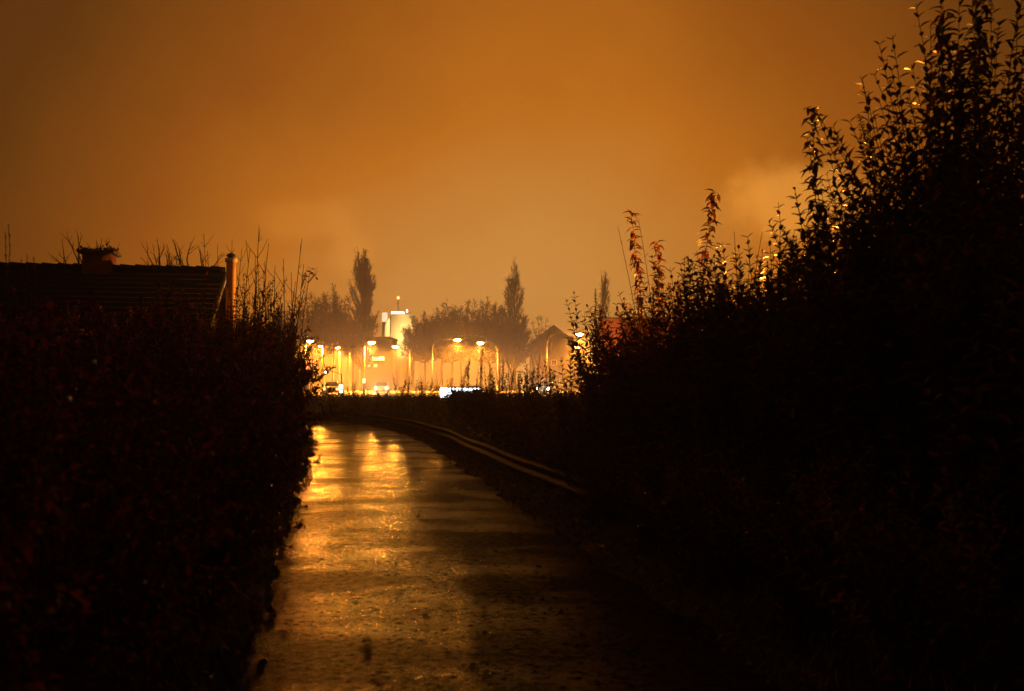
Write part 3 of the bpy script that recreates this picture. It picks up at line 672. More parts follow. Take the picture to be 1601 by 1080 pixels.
# ------------------------------------------------------------------ trees
def in_env(r, n, kind):
    out = []
    return out
def tree(name, label, x, y, h, w, kind, seed, group=None, n_limb=60, n_twig=2600, trunk_r=.25, leafy=0, z_low=.12, base_z=None, twig_r=.022):
    """trunk with limbs (one part) and a crown of fine twigs (one part)"""
    r = np.random.default_rng(seed); z0 = gz(x, y) if base_z is None else base_z
    root = empty(name, (x, y, z0), label, 'tree', group)
    tk, cr = MB(), MB()
    zs = np.linspace(-.3, h * (.97 if kind == 'poplar' else .74), 12); sway = np.cumsum(r.normal(0, h * .004, (12, 2)), 0)
    tk.tube(np.stack([sway[:, 0], sway[:, 1], zs], 1), np.linspace(trunk_r, .03, 12), 8)
    def env(t):          # half width of the crown at relative height t
        if kind == 'poplar': return w / 2 * float(np.interp(t, [z_low, .22, .36, .6, .78, .9, 1], [.45, .8, 1, .92, .62, .36, .06]))
        if kind == 'round': return w / 2 * np.sqrt(np.clip(1 - ((t - .64) / .40) ** 2, 0.02, 1))
        return w / 2 * np.clip(1.15 - abs(t - .6) * 1.6, .1, 1)
    LA, LB, LP = [], [], []
    for i in range(n_limb):
        t0 = z_low + (.76 - z_low) * (i + r.random()) / n_limb if kind == 'poplar' else r.uniform(z_low, max(.62, z_low + .2))
        a = r.uniform(0, 2 * PI)
        if kind == 'poplar':
            rise = r.uniform(.10, .24) * h; t1 = min(.995, t0 + rise / h); q = env(t1) * r.uniform(.55, 1.08)
        else:
            t1 = min(.99, t0 + r.uniform(.10, .42)); q = env(t1) * r.uniform(.5, 1.05)
        k = t0 * 11; s0 = np.array((np.interp(t0 * h, zs, sway[:, 0]), np.interp(t0 * h, zs, sway[:, 1]), t0 * h))
        e = np.array((math.cos(a) * q, math.sin(a) * q, t1 * h))
        c = s0 * .5 + e * .5 + np.array((math.cos(a) * q * .25, math.sin(a) * q * .25, -(t1 - t0) * h * .18))
        pts = bez(s0, c, e, 7); pts[1:-1] += r.normal(0, .01 * w, (5, 3))
        tk.tube(pts, np.linspace(trunk_r * (.28 if kind == 'poplar' else .4) * (1 - .6 * t0), .02, 7), 4, False)
        LP.append(pts)
    per = max(1, n_twig // len(LP))
    A, B = [], []
    for pts in LP:
        for _ in range(per):
            f = r.uniform(.15, 1) * 6; i = min(5, int(f)); p = pts[i] + (pts[i + 1] - pts[i]) * (f - i)
            ax = unit(pts[min(6, i + 1)] - pts[max(0, i - 1)])
            spread = .35 if kind == 'poplar' else .8
            dd = unit(ax + r.normal(0, spread, 3) + np.array((0, 0, .35 if kind == 'poplar' else .12)))
            ln = r.uniform(.03, .085) * (h if kind == 'poplar' else h * .9)
            ln *= .7 if kind == 'poplar' else 1
            mid = p + dd * ln * .55; e = mid + unit(dd + r.normal(0, .3, 3)) * ln * .45
            A += [p, mid]; B += [mid, e]
            for _ in range(2):
                q = p + (mid - p) * r.uniform(.3, 1); d2 = unit(dd + r.normal(0, spread * .9, 3)); A.append(q); B.append(q + d2 * ln * .5)
    cr.segs(A, B, twig_r, twig_r * .5)
    if leafy:
        A = np.array(A); B = np.array(B); n = int(len(A) * leafy); id_ = r.integers(0, len(A), n)
        cr.leaves(B[id_], r.normal(0, 1, (n, 3)), r.normal(0, 1, (n, 3)), .22 * r.uniform(.6, 1.3, n), .15, .2)
    tk.build('trunk', M['bark'], root, smooth=True); cr.build('crown', M['far_twig'], root)
    return root
def px_tree(px, py_top, d, wpx, **kw):
    p = at(px, py_top, d); z0 = gz(p.x, d)
    return tree(x=p.x, y=d, h=p.z - z0, w=wpx / F * d, **kw)
PG = 'columnar poplars beyond the street'
px_tree(566, 381, 172, 53, name='poplar_tree', label='tall dense poplar beside the lit tower, the broadest of its kind', kind='poplar', seed=601, group=PG, n_limb=110, n_twig=4300, trunk_r=.45, leafy=.14, twig_r=.026)
px_tree(802, 400, 186, 45, name='poplar_tree', label='bare poplar rising out of the far end of the round tree belt', kind='poplar', seed=602, group=PG, n_limb=76, n_twig=2500, trunk_r=.4, leafy=.04, twig_r=.024)
px_tree(945, 415, 205, 26, name='poplar_tree', label='thin distant poplar behind the leaf spires of the bank', kind='poplar', seed=603, group=PG, n_limb=44, n_twig=1300, trunk_r=.3, leafy=.05, twig_r=.027)
BT = 'rounded trees of the belt beyond the street lamps'
for k, (px, py, w, lab) in enumerate([(664, 492, 92, 'bushy tree at the tower end of the round tree belt'), (690, 477, 100, 'second bushy tree of the belt, seen from the tower'), (722, 472, 112, 'bushy tree above the first bright curved lamp'),
        (752, 468, 110, 'highest bushy tree in the middle of the belt'), (780, 478, 100, 'bushy tree above the second bright curved lamp'), (806, 500, 84, 'bushy tree at the foot of the bare poplar'),
        (706, 496, 110, 'low bushy tree in front of the belt near the tower'), (765, 498, 110, 'low bushy tree in front of the belt near the bare poplar')]):
    px_tree(px, py, 176 + (k % 3) * 6 - (8 if k > 5 else 0), w, name='bushy_tree', label=lab, kind='round', seed=620 + k, group=BT, n_limb=70, n_twig=3400, trunk_r=.3, leafy=.4, z_low=.36, twig_r=.032)
px_tree(847, 492, 170, 44, name='bare_tree', label='small bare tree between the belt and the dark gable', kind='round', seed=640, n_limb=30, n_twig=700, trunk_r=.2, leafy=.3)
BTL = 'bare trees over the end of the hedge'
for k, (px, py, d, w, lab, n, lf_) in enumerate([(520, 447, 150, 62, 'spreading bare tree next to the tall dense poplar', 2300, .2), (488, 462, 140, 64, 'bare tree over the last bush of the hedge', 2300, .12), (455, 470, 132, 70, 'low bare tree behind the slanting shoots', 2300, .12), (546, 486, 160, 50, 'low twiggy tree under the tall dense poplar', 1500, .2), (506, 486, 145, 60, 'dim twiggy tree above the two small paired lamps', 1800, .15)]):
    px_tree(px, py, d, w, name='bare_tree', label=lab, kind='round', seed=650 + k, group=BTL, n_limb=40, n_twig=n, trunk_r=.16, leafy=lf_, z_low=.42, twig_r=.024)
hedge_bush(at(398, 600, 19).x, 19, at(398, 432, 19).z, 1, 'dark ragged bush standing higher than the hedge beside the slim flue', .8)
hedge_bush(at(425, 600, 20).x, 20, at(425, 446, 20).z, 2, 'dark bush at the foot of the pole-straight sapling', .8)

# bare garden trees behind the bungalow roof
def forked_tree(label, px, py, d, reach, seed, lean=0.0):
    r = np.random.default_rng(seed); p = at(px, py, d); z0 = gz(p.x, d); H = p.z - z0
    root = empty('garden_tree', (p.x, d, z0), label, 'tree', 'bare garden trees behind the bungalow')
    tk, cr = MB(), MB(); hf = H - reach
    tk.tube([(0, 0, -.3), (.03, 0, hf * .5), (0, 0, hf)], [.12, .09, .06], 8)
    def grow(a, d_, ln, rad, depth):
        pts = [a]; dd = d_
        for _ in range(4):
            dd = unit(dd + r.normal(0, .10, 3) + np.array((0, 0, .05))); pts.append(pts[-1] + dd * ln / 4)
        (tk if depth < 1 else cr).tube(np.array(pts), np.linspace(rad, rad * .55, 5), 5, False)
        if depth >= 3: return
        for k in range(3 if depth < 2 else 2):
            q = pts[r.integers(1, 5)] if k else pts[-1]; az_ = r.uniform(0, 2 * PI); ang = r.uniform(.35, .8) if k else r.uniform(.05, .35)
            u = unit(np.cross(dd, np.array((math.cos(az_), math.sin(az_), .2)))); grow(q, unit(dd * math.cos(ang) + u * math.sin(ang)), ln * r.uniform(.45, .75), rad * .55, depth + 1)
    for k in range(3):
        a_ = (k - 1) * .45 + lean + r.normal(0, .1); grow(np.array((0, 0, hf - .02)), unit(np.array((math.sin(a_), r.normal(0, .25), math.cos(a_)))), reach * (.62 if k == 1 else .5), .045, 0)
    tk.build('trunk', M['bark'], root, smooth=True); cr.build('crown', M['twig'], root)
for k, (px, py, re_, lean, lab) in enumerate([(124, 368, 1.7, 0, 'small bare tree next to the broad brick chimney'), (252, 382, 1.4, .05, 'small forked bare tree over the middle of the roof'), (303, 378, 1.7, -.15, 'spreading bare tree over the roof near the slim flue'), (164, 380, 1.2, 0, 'bare tree behind the broad brick chimney'), (285, 400, 1.3, -.3, 'low bare tree leaning over the roof ridge')]):
    forked_tree(lab, px, py, 33 + k, re_, 670 + k, lean)

# ------------------------------------------------------------------ bungalow behind the hedge
def bungalow():
    D = 23.5
    pr = at(352, 425, D); pl = at(-60, 419, D - 1.0)
    ln = (Vector((pr.x, pr.y)) - Vector((pl.x, pl.y))).length; rz = math.atan2(pr.y - pl.y, pr.x - pl.x)
    root = empty('bungalow', (pr.x, pr.y, 0.1), 'dark low bungalow with a long tiled roof and two chimneys behind the hedge', 'house', rz=rz)
    zr = pr.z - .1; ze = zr - 1.7; hw = 3.4; L0 = -(ln + 3)
    m = MB(); m.prism([(-hw + .35, -.3), (hw - .35, -.3), (hw - .35, ze + .05), (0, zr - .16), (-hw + .35, ze + .05)], 0, 1)
    v = m.v[0]; m.v[0] = np.stack([L0 + .3 + (v[:, 1]) * (-L0 - .55), v[:, 0], v[:, 2]], 1)
    m.build('wall', M['render_wall'], root)
    rf = MB()
    for s in (-1, 1):
        a = [(L0, 0, zr), (0, 0, zr), (0, s * hw, ze), (L0, s * hw, ze)]
        t = [(x, y, z - .12) for x, y, z in a]
        f = [(0, 1, 2, 3), (7, 6, 5, 4), (0, 4, 5, 1), (1, 5, 6, 2), (2, 6, 7, 3), (3, 7, 4, 0)]
        if s > 0: f = [q[::-1] for q in f]
        rf.add([(x, y + s * .002, z) for x, y, z in a + t], f)
        # tile courses, each a shallow step
        nrow = 13
        for i in range(nrow):
            t0, t1 = i / nrow, (i + 1) / nrow + .012
            y0, y1 = s * hw * t0, s * hw * t1; z0 = zr + (ze - zr) * t0; z1 = zr + (ze - zr) * t1
            rf.add([(L0, y0, z0 + .012), (-.01, y0, z0 + .012), (-.01, y1, z1 + .045), (L0, y1, z1 + .045)], [(0, 1, 2, 3) if s < 0 else (3, 2, 1, 0)])
    roof = rf.build('roof', M['rooftile'], root)
    rd = MB(); n = int(-L0 / .34)
    for i in range(n):
        x0 = -i * .34; rd.tube([(x0, 0, zr + .015), (x0 - .33, 0, zr + .03)], [.10, .115], 8)
    rd.build('ridge_tile', M['rooftile'], root)
    m = MB()
    for s in (-1, 1): m.add([(.03, 0, zr - .0), (.03, s * hw, ze), (.03, s * hw, ze - .2), (.03, 0, zr - .22), (-.02, 0, zr - .0), (-.02, s * hw, ze), (-.02, s * hw, ze - .2), (-.02, 0, zr - .22)], [(0, 1, 2, 3), (7, 6, 5, 4), (0, 4, 5, 1), (2, 6, 7, 3), (1, 5, 6, 2)])
    m.build('bargeboard', M['dark_metal'], root)
    for s in (-1, 1):
        m = MB(); m.tube([(L0, s * (hw + .05), ze - .05), (0, s * (hw + .05), ze - .05)], .06, 8); m.build('gutter', M['dark_metal'], root)
    inv = Matrix.Rotation(-rz, 4, 'Z') @ Matrix.Translation(-root.location)
    # broad brick chimney with a mossy slab
    a = inv @ at(139, 420, D); b = inv @ at(187, 392, D)
    w = b.x - a.x; zt = b.z - .16; m = MB(); m.box((a.x + .05, -.32, zr - .5), (b.x - .05, .32, zt)); ch = m.build('chimney', M['brick'], root)
    m = MB(); m.box((a.x - .05, -.42, zt), (b.x + .05, .42, zt + .07)); m.build('slab', M['dark_wall'], ch, bevel=.015)
    r = np.random.default_rng(77); m = MB(); n = 320
    P = np.stack([r.uniform(a.x - .03, b.x + .03, n), r.uniform(-.38, .38, n), np.full(n, zt + .07)], 1); P[:, 2] += r.random(n) ** 2 * .06 * (1 + np.sin(P[:, 0] * 9))
    m.leaves(P, r.normal(0, 1, (n, 3)) + (0, 0, .9), r.normal(0, 1, (n, 3)), .07, .04, .3); m.build('moss', M['moss'], ch)
    m = MB(); xx = (a.x + b.x) / 2; m.tube([(xx, 0, zt), (xx + .02, 0, zt + .22), (xx + .05, 0, zt + .40)], [.012, .010, .006], 5); m.build('sprouting_twig', M['twig'], ch)
    # slim round flue outside the gable, white cowl
    a = inv @ at(349, 408, D - .3); b = inv @ at(365, 408, D - .3); cx = (a.x + b.x) / 2; rr = (b.x - a.x) / 2 * .92; zt = a.z
    cx = max(cx, .06 + rr); yy = -.35
    m = MB(); m.lathe([(rr, -.2), (rr, zt - .28), (rr * 1.0, zt - .02)], (cx, yy, 0), 20); fl = m.build('flue', M['flue'], root, smooth=False)
    for p in fl.data.polygons: p.use_smooth = len(p.vertices) == 4
    m = MB(); m.lathe([(rr * 1.25, zt - .03), (rr * 1.3, zt), (rr * 1.3, zt + .06), (rr * .7, zt + .065)], (cx, yy, 0), 20); m.build('collar', M['white'], fl)
    m = MB(); m.lathe([(rr * .7, zt + .062), (rr * .7, zt + .10), (rr * 1.05, zt + .105), (rr * 1.0, zt + .13), (rr * .75, zt + .165), (rr * .3, zt + .185)], (cx, yy, 0), 20); m.build('cowl', M['dark_wall'], fl, smooth=True)
    m = MB(); m.box((L0 + 4, -hw + .30, .9), (L0 + 5.4, -hw + .42, 2.0)); m.build('window', M['glass'], root)
bungalow()

# ------------------------------------------------------------------ other houses
def gable_house(name, label, x, y, w, l, ze, zr, rz, wall, roof, z0=.3, windows=(), chim=None):
    root = empty(name, (x, y, z0), label, 'house', rz=rz)
    m = MB(); m.prism([(-w / 2, -.4), (w / 2, -.4), (w / 2, ze), (0, zr - .12), (-w / 2, ze)], 0, l); m.build('wall', wall, root)
    m = MB(); e = .35; sl = (zr - ze) / (w / 2)
    for s in (-1, 1):
        a = [(0, -e, zr), (0, l + e, zr), (s * (w / 2 + e), l + e, ze - e * sl), (s * (w / 2 + e), -e, ze - e * sl)]
        m.add(a + [(p[0], p[1], p[2] + .16) for p in a], [(0, 1, 2, 3), (7, 6, 5, 4), (0, 4, 5, 1), (1, 5, 6, 2), (2, 6, 7, 3), (3, 7, 4, 0)])
    m.build('roof', roof, root)
    for (a, b, c, d_, mt) in windows:
        m = MB(); m.box((a, -.06, b), (c, .1, d_)); f = m.build('window', M['white'], root)
        m = MB(); m.box((a + .08, -.09, b + .08), (c - .08, -.062, d_ - .08)); m.build('pane', mt, f)
    if chim:
        m = MB(); m.box((chim[0] - .35, chim[1] - .35, ze), (chim[0] + .35, chim[1] + .35, zr + chim[2])); m.build('chimney', M['brick'], root)
    return root
p = at(866, 509, 215); pe = at(826, 538, 215)
gable_house('gabled_house', 'dark house with a pointed gable between the tree belt and the leaf spires', p.x, 215, 10.6, 10, pe.z - .35, p.z - .35, math.radians(-6), M['dark_wall'], M['rooftile'], z0=.35, windows=[(-2.6, 1.0, -1.2, 2.5, M['glass']), (1.2, 1.0, 2.6, 2.5, M['glass']), (-.6, 5.2, .6, 6.4, M['glass'])])
p = at(1240, 409, 42)
gable_house('garage', 'low building with a flat-pitched felt roof showing over the brown shrub', p.x + 10.4, 42, 9.0, 10, p.z - .9, p.z - .3, math.radians(90), M['render_wall'], M['greenroof'], z0=.2)
p = at(1000, 497, 150)
root = empty('brick_building', (p.x, 150, .3), 'flat-roofed red brick building glowing behind the autumn shrubs', 'building', rz=math.radians(14))
m = MB(); hw = 4.6; m.box((-hw, 0, -.3), (hw, 5, p.z - .42)); m.build('wall', M['red_wall'], root)
m = MB(); m.box((-hw - .2, -.2, p.z - .418), (hw + .2, 5.2, p.z - .28)); m.build('roof', M['dark_wall'], root)
m = MB(); m.box((-.6, -.05, -.2), (.5, .02, 2.0)); dr = m.build('door', M['dark_wall'], root)
m = MB(); m.lathe([(.03, 0), (.03, .04)], (.38, -.08, .95), 8); m.build('handle', M['beam'], dr)

# shop block with lit signs, in front of the tower
p0 = at(552, 526, 205); p1 = at(608, 526, 205)
root = empty('shop_block', (p0.x, 205, .3), 'dark flat-roofed shop block with small lit signs in front of the tower', 'building')
w = p1.x - p0.x; h = p0.z - .3
m = MB(); m.box((0, 0, -.3), (w, 14, h - .4)); m.build('wall', M['dark_wall'], root)
m = MB(); m.box((-.25, -.25, h - .4), (w + .25, 14.2, h)); m.build('roof', M['dark_metal'], root)
def lit_rect(name, px0, py0, px1, py1, d, mat, parent, label=None, gap=.14, cells=1):
    a, b = at(px0, py1, d), at(px1, py0, d); o = parent.location
    m = MB(); m.box((a.x - o.x - .06, -gap, a.z - o.z - .06), (b.x - o.x + .06, -.002, b.z - o.z + .06)); f = m.build(name, M['dark_metal'], parent)
    if label: f['label'] = label
    m = MB(); r = np.random.default_rng(int(px0)); W = b.x - a.x; H = b.z - a.z
    for i in range(cells):
        x0 = a.x - o.x + W * i / cells + .02; x1 = a.x - o.x + W * (i + (r.uniform(.45, .95) if cells > 1 else 1)) / cells
        m.box((x0, -gap - .02, a.z - o.z + H * (r.uniform(0, .25) if cells > 1 else 0)), (x1, -gap - .002, b.z - o.z - H * (r.uniform(0, .25) if cells > 1 else 0)))
    m.build('lit_face', mat, f); return f
lit_rect('strip_sign', 576, 557, 602, 564, 205, M['sign_y'], root, 'long low yellow lit sign', cells=9)
lit_rect('upright_sign', 574.5, 538, 580, 556, 205, M['sign_w'], root, 'upright white lit sign', cells=1)
for px in (573, 584): lit_rect('window', px, 569, px + 6, 574, 205, M['window_lit'], root)

# the tower
D = 390
pa, pb = at(608, 494, D), at(646, 494, D); cx = (pa.x + pb.x) / 2
root = empty('silo_tower', (cx, D, .3), 'pale floodlit industrial tower with a white lit crown and a red beacon', 'tower')
zt = pa.z - .3; hw = (pb.x - pa.x) / 2
m = MB(); m.box((-hw + 1.4, -5, -.5), (hw, 6, zt)); m.build('tower_body', M['silo'], root)
m = MB(); m.box((-hw + 1.2, -5.15, zt), (hw + .2, 6.2, zt + .5)); m.build('parapet', M['conc'], root)
m = MB(); pl = at(599, 515, D); xl = pl.x - cx
poly = [(-hw + .9, -.5), (xl + 1.2, -.5)] + [(xl + 1.2 + (1 - math.cos(t)) * 2.2 - .0, zt - 6 + math.sin(t) * 5.4) for t in np.linspace(0, PI / 2, 8)] + [(-hw + .9, zt - .6)]
m.prism(poly, -4.6, 5); m.build('rounded_shaft', M['silo'], root)
m = MB(); m.box((-hw + .9, -4.4, -.5), (-hw + 1.4, 5, zt - .2)); m.build('seam', M['dark_wall'], root)
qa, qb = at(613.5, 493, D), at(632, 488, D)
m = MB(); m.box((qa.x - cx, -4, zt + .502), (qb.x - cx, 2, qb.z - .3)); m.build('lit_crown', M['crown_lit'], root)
qm = at(623, 467, D)
m = MB(); m.tube([(qm.x - cx, -1, qb.z - .3), (qm.x - cx, -1, qm.z - .3)], .22, 6); m.tube([(qm.x - cx - .8, -1, qm.z - 2.2), (qm.x - cx + .8, -1, qm.z - 2.2)], .12, 6); ms = m.build('mast', M['dark_metal'], root)
m = MB(); m.lathe([(.3, 0), (.5, .3), (.5, .8), (.2, 1.1)], (qm.x - cx, -1, qm.z - .5), 12); m.build('beacon', M['red_lit'], ms)
ql = at(638, 487, D); m = MB(); m.tube([(ql.x - cx, -4, zt + .5), (ql.x - cx, -4, ql.z - .3)], .15, 6); lp = m.build('roof_lamp_post', M['dark_metal'], root)
m = MB(); m.lathe([(.15, 0), (.32, .2), (.32, .9), (.1, 1.2)], (ql.x - cx, -4, ql.z - .9), 10); m.build('roof_lamp', M['sign_w'], lp)
qa, qb = at(597, 503, D + 14), at(606, 488.5, D + 14)
root = empty('white_tank', ((qa.x + qb.x) / 2, D + 14, .3), 'white tank top given its own glow, peeping out behind the tower', 'tank'); w = (qb.x - qa.x) / 2
m = MB(); m.lathe([(w, -.5), (w, qa.z - .4)], (0, 0, 0), 20); m.build('tank_body', M['silo'], root)
m = MB(); m.lathe([(w * 1.02, qa.z - .398), (w * 1.02, qb.z - .8), (w * .8, qb.z - .3)], (0, 0, 0), 20); m.build('glowing_top', M['tank_glow'], root)  # no lamp: emission stands in for light falling on the pale tank top

# floodlights on short masts that light the tower's face
for px, lab in ((612, 'floodlight on a short mast below the shaft side of the pale tower'), (652, 'floodlight on a short mast below the tree side of the pale tower')):
    p = at(px, 596, 345); r0 = empty('floodlight', (p.x, 345, .3), lab, 'floodlight', 'floodlights of the tower')
    m = MB(); m.lathe([(.14, -.3), (.14, .1), (.09, .15), (.07, p.z - .3)], (0, 0, 0), 10); m.build('mast', M['pole'], r0, smooth=True)
    m = MB(); m.box((-.4, -.2, p.z - .3), (.4, .15, p.z + .2)); hd = m.build('lamp_housing', M['dark_metal'], r0, bevel=.03)
    m = MB(); m.box((-.35, .152, p.z - .25), (.35, .165, p.z + .15)); m.build('lens', M['sign_w'], hd)
    lg = bpy.data.lights.new('flood_beam', 'SPOT'); lg.energy = 330000; lg.color = (1, .62, .2); lg.spot_size = math.radians(40); lg.spot_blend = .7; lg.shadow_soft_size = .3
    lo = bpy.data.objects.new('flood_beam', lg); COL.objects.link(lo); lo.parent = r0; lo.location = (0, .3, p.z - .05); lo.rotation_euler = (math.radians(120), 0, 0)

# ------------------------------------------------------------------ street lamps
LG = 'sodium street lamps along the street'
LAMP_W = 108000.0
def street_lamp(label, px, py, d, pole_px=None, style='curved', power=1.0, size=1.0, name='street_lamp', lit=True, hood=True):
    """px,py: the lamp head; pole_px: the pole; the arm reaches from the pole to the head"""
    hp = at(px, py, d); xp = at(pole_px if pole_px is not None else px, py, d).x; z0 = gz(xp, d)
    if abs(hp.x - xp) < .3: style = 'post'
    root = empty(name, (xp, d, z0), label, 'street lamp', LG)
    H = hp.z - z0; rx = hp.x - xp; sg = 1 if rx >= 0 else -1
    m = MB(); m.lathe([(.16, -.3), (.16, .25), (.11, .3), (.10, .9), (.085, 1.0)], (0, 0, 0), 12); m.build('base', M['pole'], root, smooth=True)
    hb = H * .80 if style == 'curved' else (H * .93 if style == 'straight' else H - .05)
    m = MB(); m.tube([(0, 0, .98), (0, 0, hb)], [.075, .05], 10); m.build('pole', M['pole'], root, smooth=True)
    if style == 'curved':
        bend = min(abs(rx), H * .2)
        pts = [(sg * bend * (1 - math.cos(t)), 0, hb + (H + .08 - hb) * math.sin(t)) for t in np.linspace(0, PI / 2, 10)] + [(rx, 0, H + .10)]
        m = MB(); m.tube(pts, np.linspace(.06, .04, len(pts)), 8); m.build('arm', M['pole'], root, smooth=True)
    elif style == 'straight':
        m = MB(); m.tube([(0, 0, hb - .01), (rx, 0, H + .1)], [.055, .04], 8); m.build('arm', M['dark_metal'], root, smooth=True)
    # head: a shallow hood over a glowing bowl
    s = size; m = MB(); nseg = 12
    for (a0, a1, zz0, zz1) in ((.42, .38, .0, .07), (.38, .18, .07, .15)):
        ang = np.arange(nseg) * 2 * PI / nseg
        v = np.concatenate([np.stack([a0 * s * np.cos(ang), a0 * .55 * s * np.sin(ang), np.full(nseg, zz0 * s)], 1), np.stack([a1 * s * np.cos(ang), a1 * .55 * s * np.sin(ang), np.full(nseg, zz1 * s)], 1)])
        m.add(v, [(k, (k + 1) % nseg, (k + 1) % nseg + nseg, k + nseg) for k in range(nseg)] + ([tuple(range(nseg, 2 * nseg))] if zz0 > 0 else []))
    hd = m.build('lamp_head', M['dark_metal'], root, loc=(rx, 0, H + .02))
    m = MB(); m.lathe([(.05 * s, -.16 * s), (.20 * s, -.11 * s), (.27 * s, -.02 * s), (.25 * s, .005)], (0, 0, 0), 14)
    m.build('lens', M['lamp'] if lit else M['glass'], hd, smooth=True)
    if lit:
        lg = bpy.data.lights.new('lamp_light', 'SPOT'); lg.energy = LAMP_W * power; lg.color = SOD; lg.shadow_soft_size = .14
        lg.spot_size = math.radians(180); lg.spot_blend = .60
        lo = bpy.data.objects.new('lamp_light', lg); COL.objects.link(lo); lo.parent = root; lo.location = (rx, 0, H - .28 * s)
        point('lamp_spill', (rx, 0, H - .30 * s), LAMP_W * power * .024, SOD, .14, root)
    return root
street_lamp('lamp on a curved arm, glaring before the round tree belt', 715, 531, 140, 676, size=1.6, power=1.2)
street_lamp('lamp on a curved arm reaching back towards the tower, glaring below the bare poplar', 751, 536, 142, 778, size=1.5, power=1.1)
street_lamp('lamp on a curved arm beside the dark gable, glaring through the leaf spires', 906, 522, 128, 855, size=1.6, power=1.1)
street_lamp('lamp on a straight arm in front of the pale tower', 618, 542, 150, 641, 'straight', size=1.4, power=1.0)
street_lamp('large glaring lamp above the upright white sign', 581, 535, 152, 570, 'straight', size=1.7, power=1.2)
street_lamp('farther of the two small paired lamps, nearest the thin dark pole', 543, 542, 176, 547, 'straight', size=1.7, power=1.2)
street_lamp('other small lamp of the pair, on the hedge side', 528, 543, 180, 531, 'straight', size=1.4, power=1.2)
street_lamp('slim lamp post standing close to the end of the hedge', 501, 541, 128, 504, 'straight', size=.8, power=.6)
street_lamp('lamp half hidden in the twigs at the end of the hedge', 485, 533, 116, 478, 'straight', size=1.2, power=.8)
street_lamp('lamp shining out from behind the open leafy shrub, lower than its neighbour', 902, 543, 162, 917, 'straight', size=1.4, power=.9)
street_lamp('lamp glinting through the dense shrubs on the bank', 1237, 511, 14.6, 1250, 'straight', size=.22, power=0, name='garden_lamp')
street_lamp('dim lamp glinting through the shrubs next to a brighter one', 1205, 511, 31, 1197, 'straight', size=.4, power=0, name='garden_lamp')
for o_, tgt, ang, en in zip([o for o in COL.objects if o.name.startswith('garden_lamp')], [(2.2, 11.0, 2.6), (-6.6, 21.5, 6.1)], [48, 26], [36000, 34000]):
    o_['group'] = 'garden lamps behind the shrubs'
    for c_ in list(o_.children):
        if c_.type == 'LIGHT':
            if ang == 48:
                if c_.data.type == 'POINT': bpy.data.objects.remove(c_)
                else:
                    c_.data.energy = 5500; c_.data.shadow_soft_size = .05; c_.data.spot_size = math.radians(82); c_.data.spot_blend = .4
                    v_ = Vector((.4, 10.4, 2.7)) - (o_.location + c_.location); c_.rotation_euler = v_.to_track_quat('-Z', 'Y').to_euler()
            elif c_.data.type == 'POINT': bpy.data.objects.remove(c_)
            else:
                c_.data.energy = en; c_.data.spot_size = math.radians(ang); c_.data.spot_blend = .5; c_.data.shadow_soft_size = .07
                v_ = Vector(tgt) - (o_.location + c_.location); c_.rotation_euler = v_.to_track_quat('-Z', 'Y').to_euler()
# the thin dark pole
p = at(552, 541, 105); z0 = gz(p.x, 105); root = empty('mast_pole', (p.x, 105, z0), 'thin dark pole rising in front of the glow beside the poplar', 'pole')
m = MB(); m.lathe([(.1, -.3), (.1, .2), (.06, .25), (.045, p.z - z0)], (0, 0, 0), 10); m.build('shaft', M['dark_wall'], root, smooth=True)
m = MB(); m.box((-.25, -.06, p.z - z0 - .14), (.25, .06, p.z - z0 + .04)); m.build('crosspiece', M['dark_wall'], root, bevel=.02)

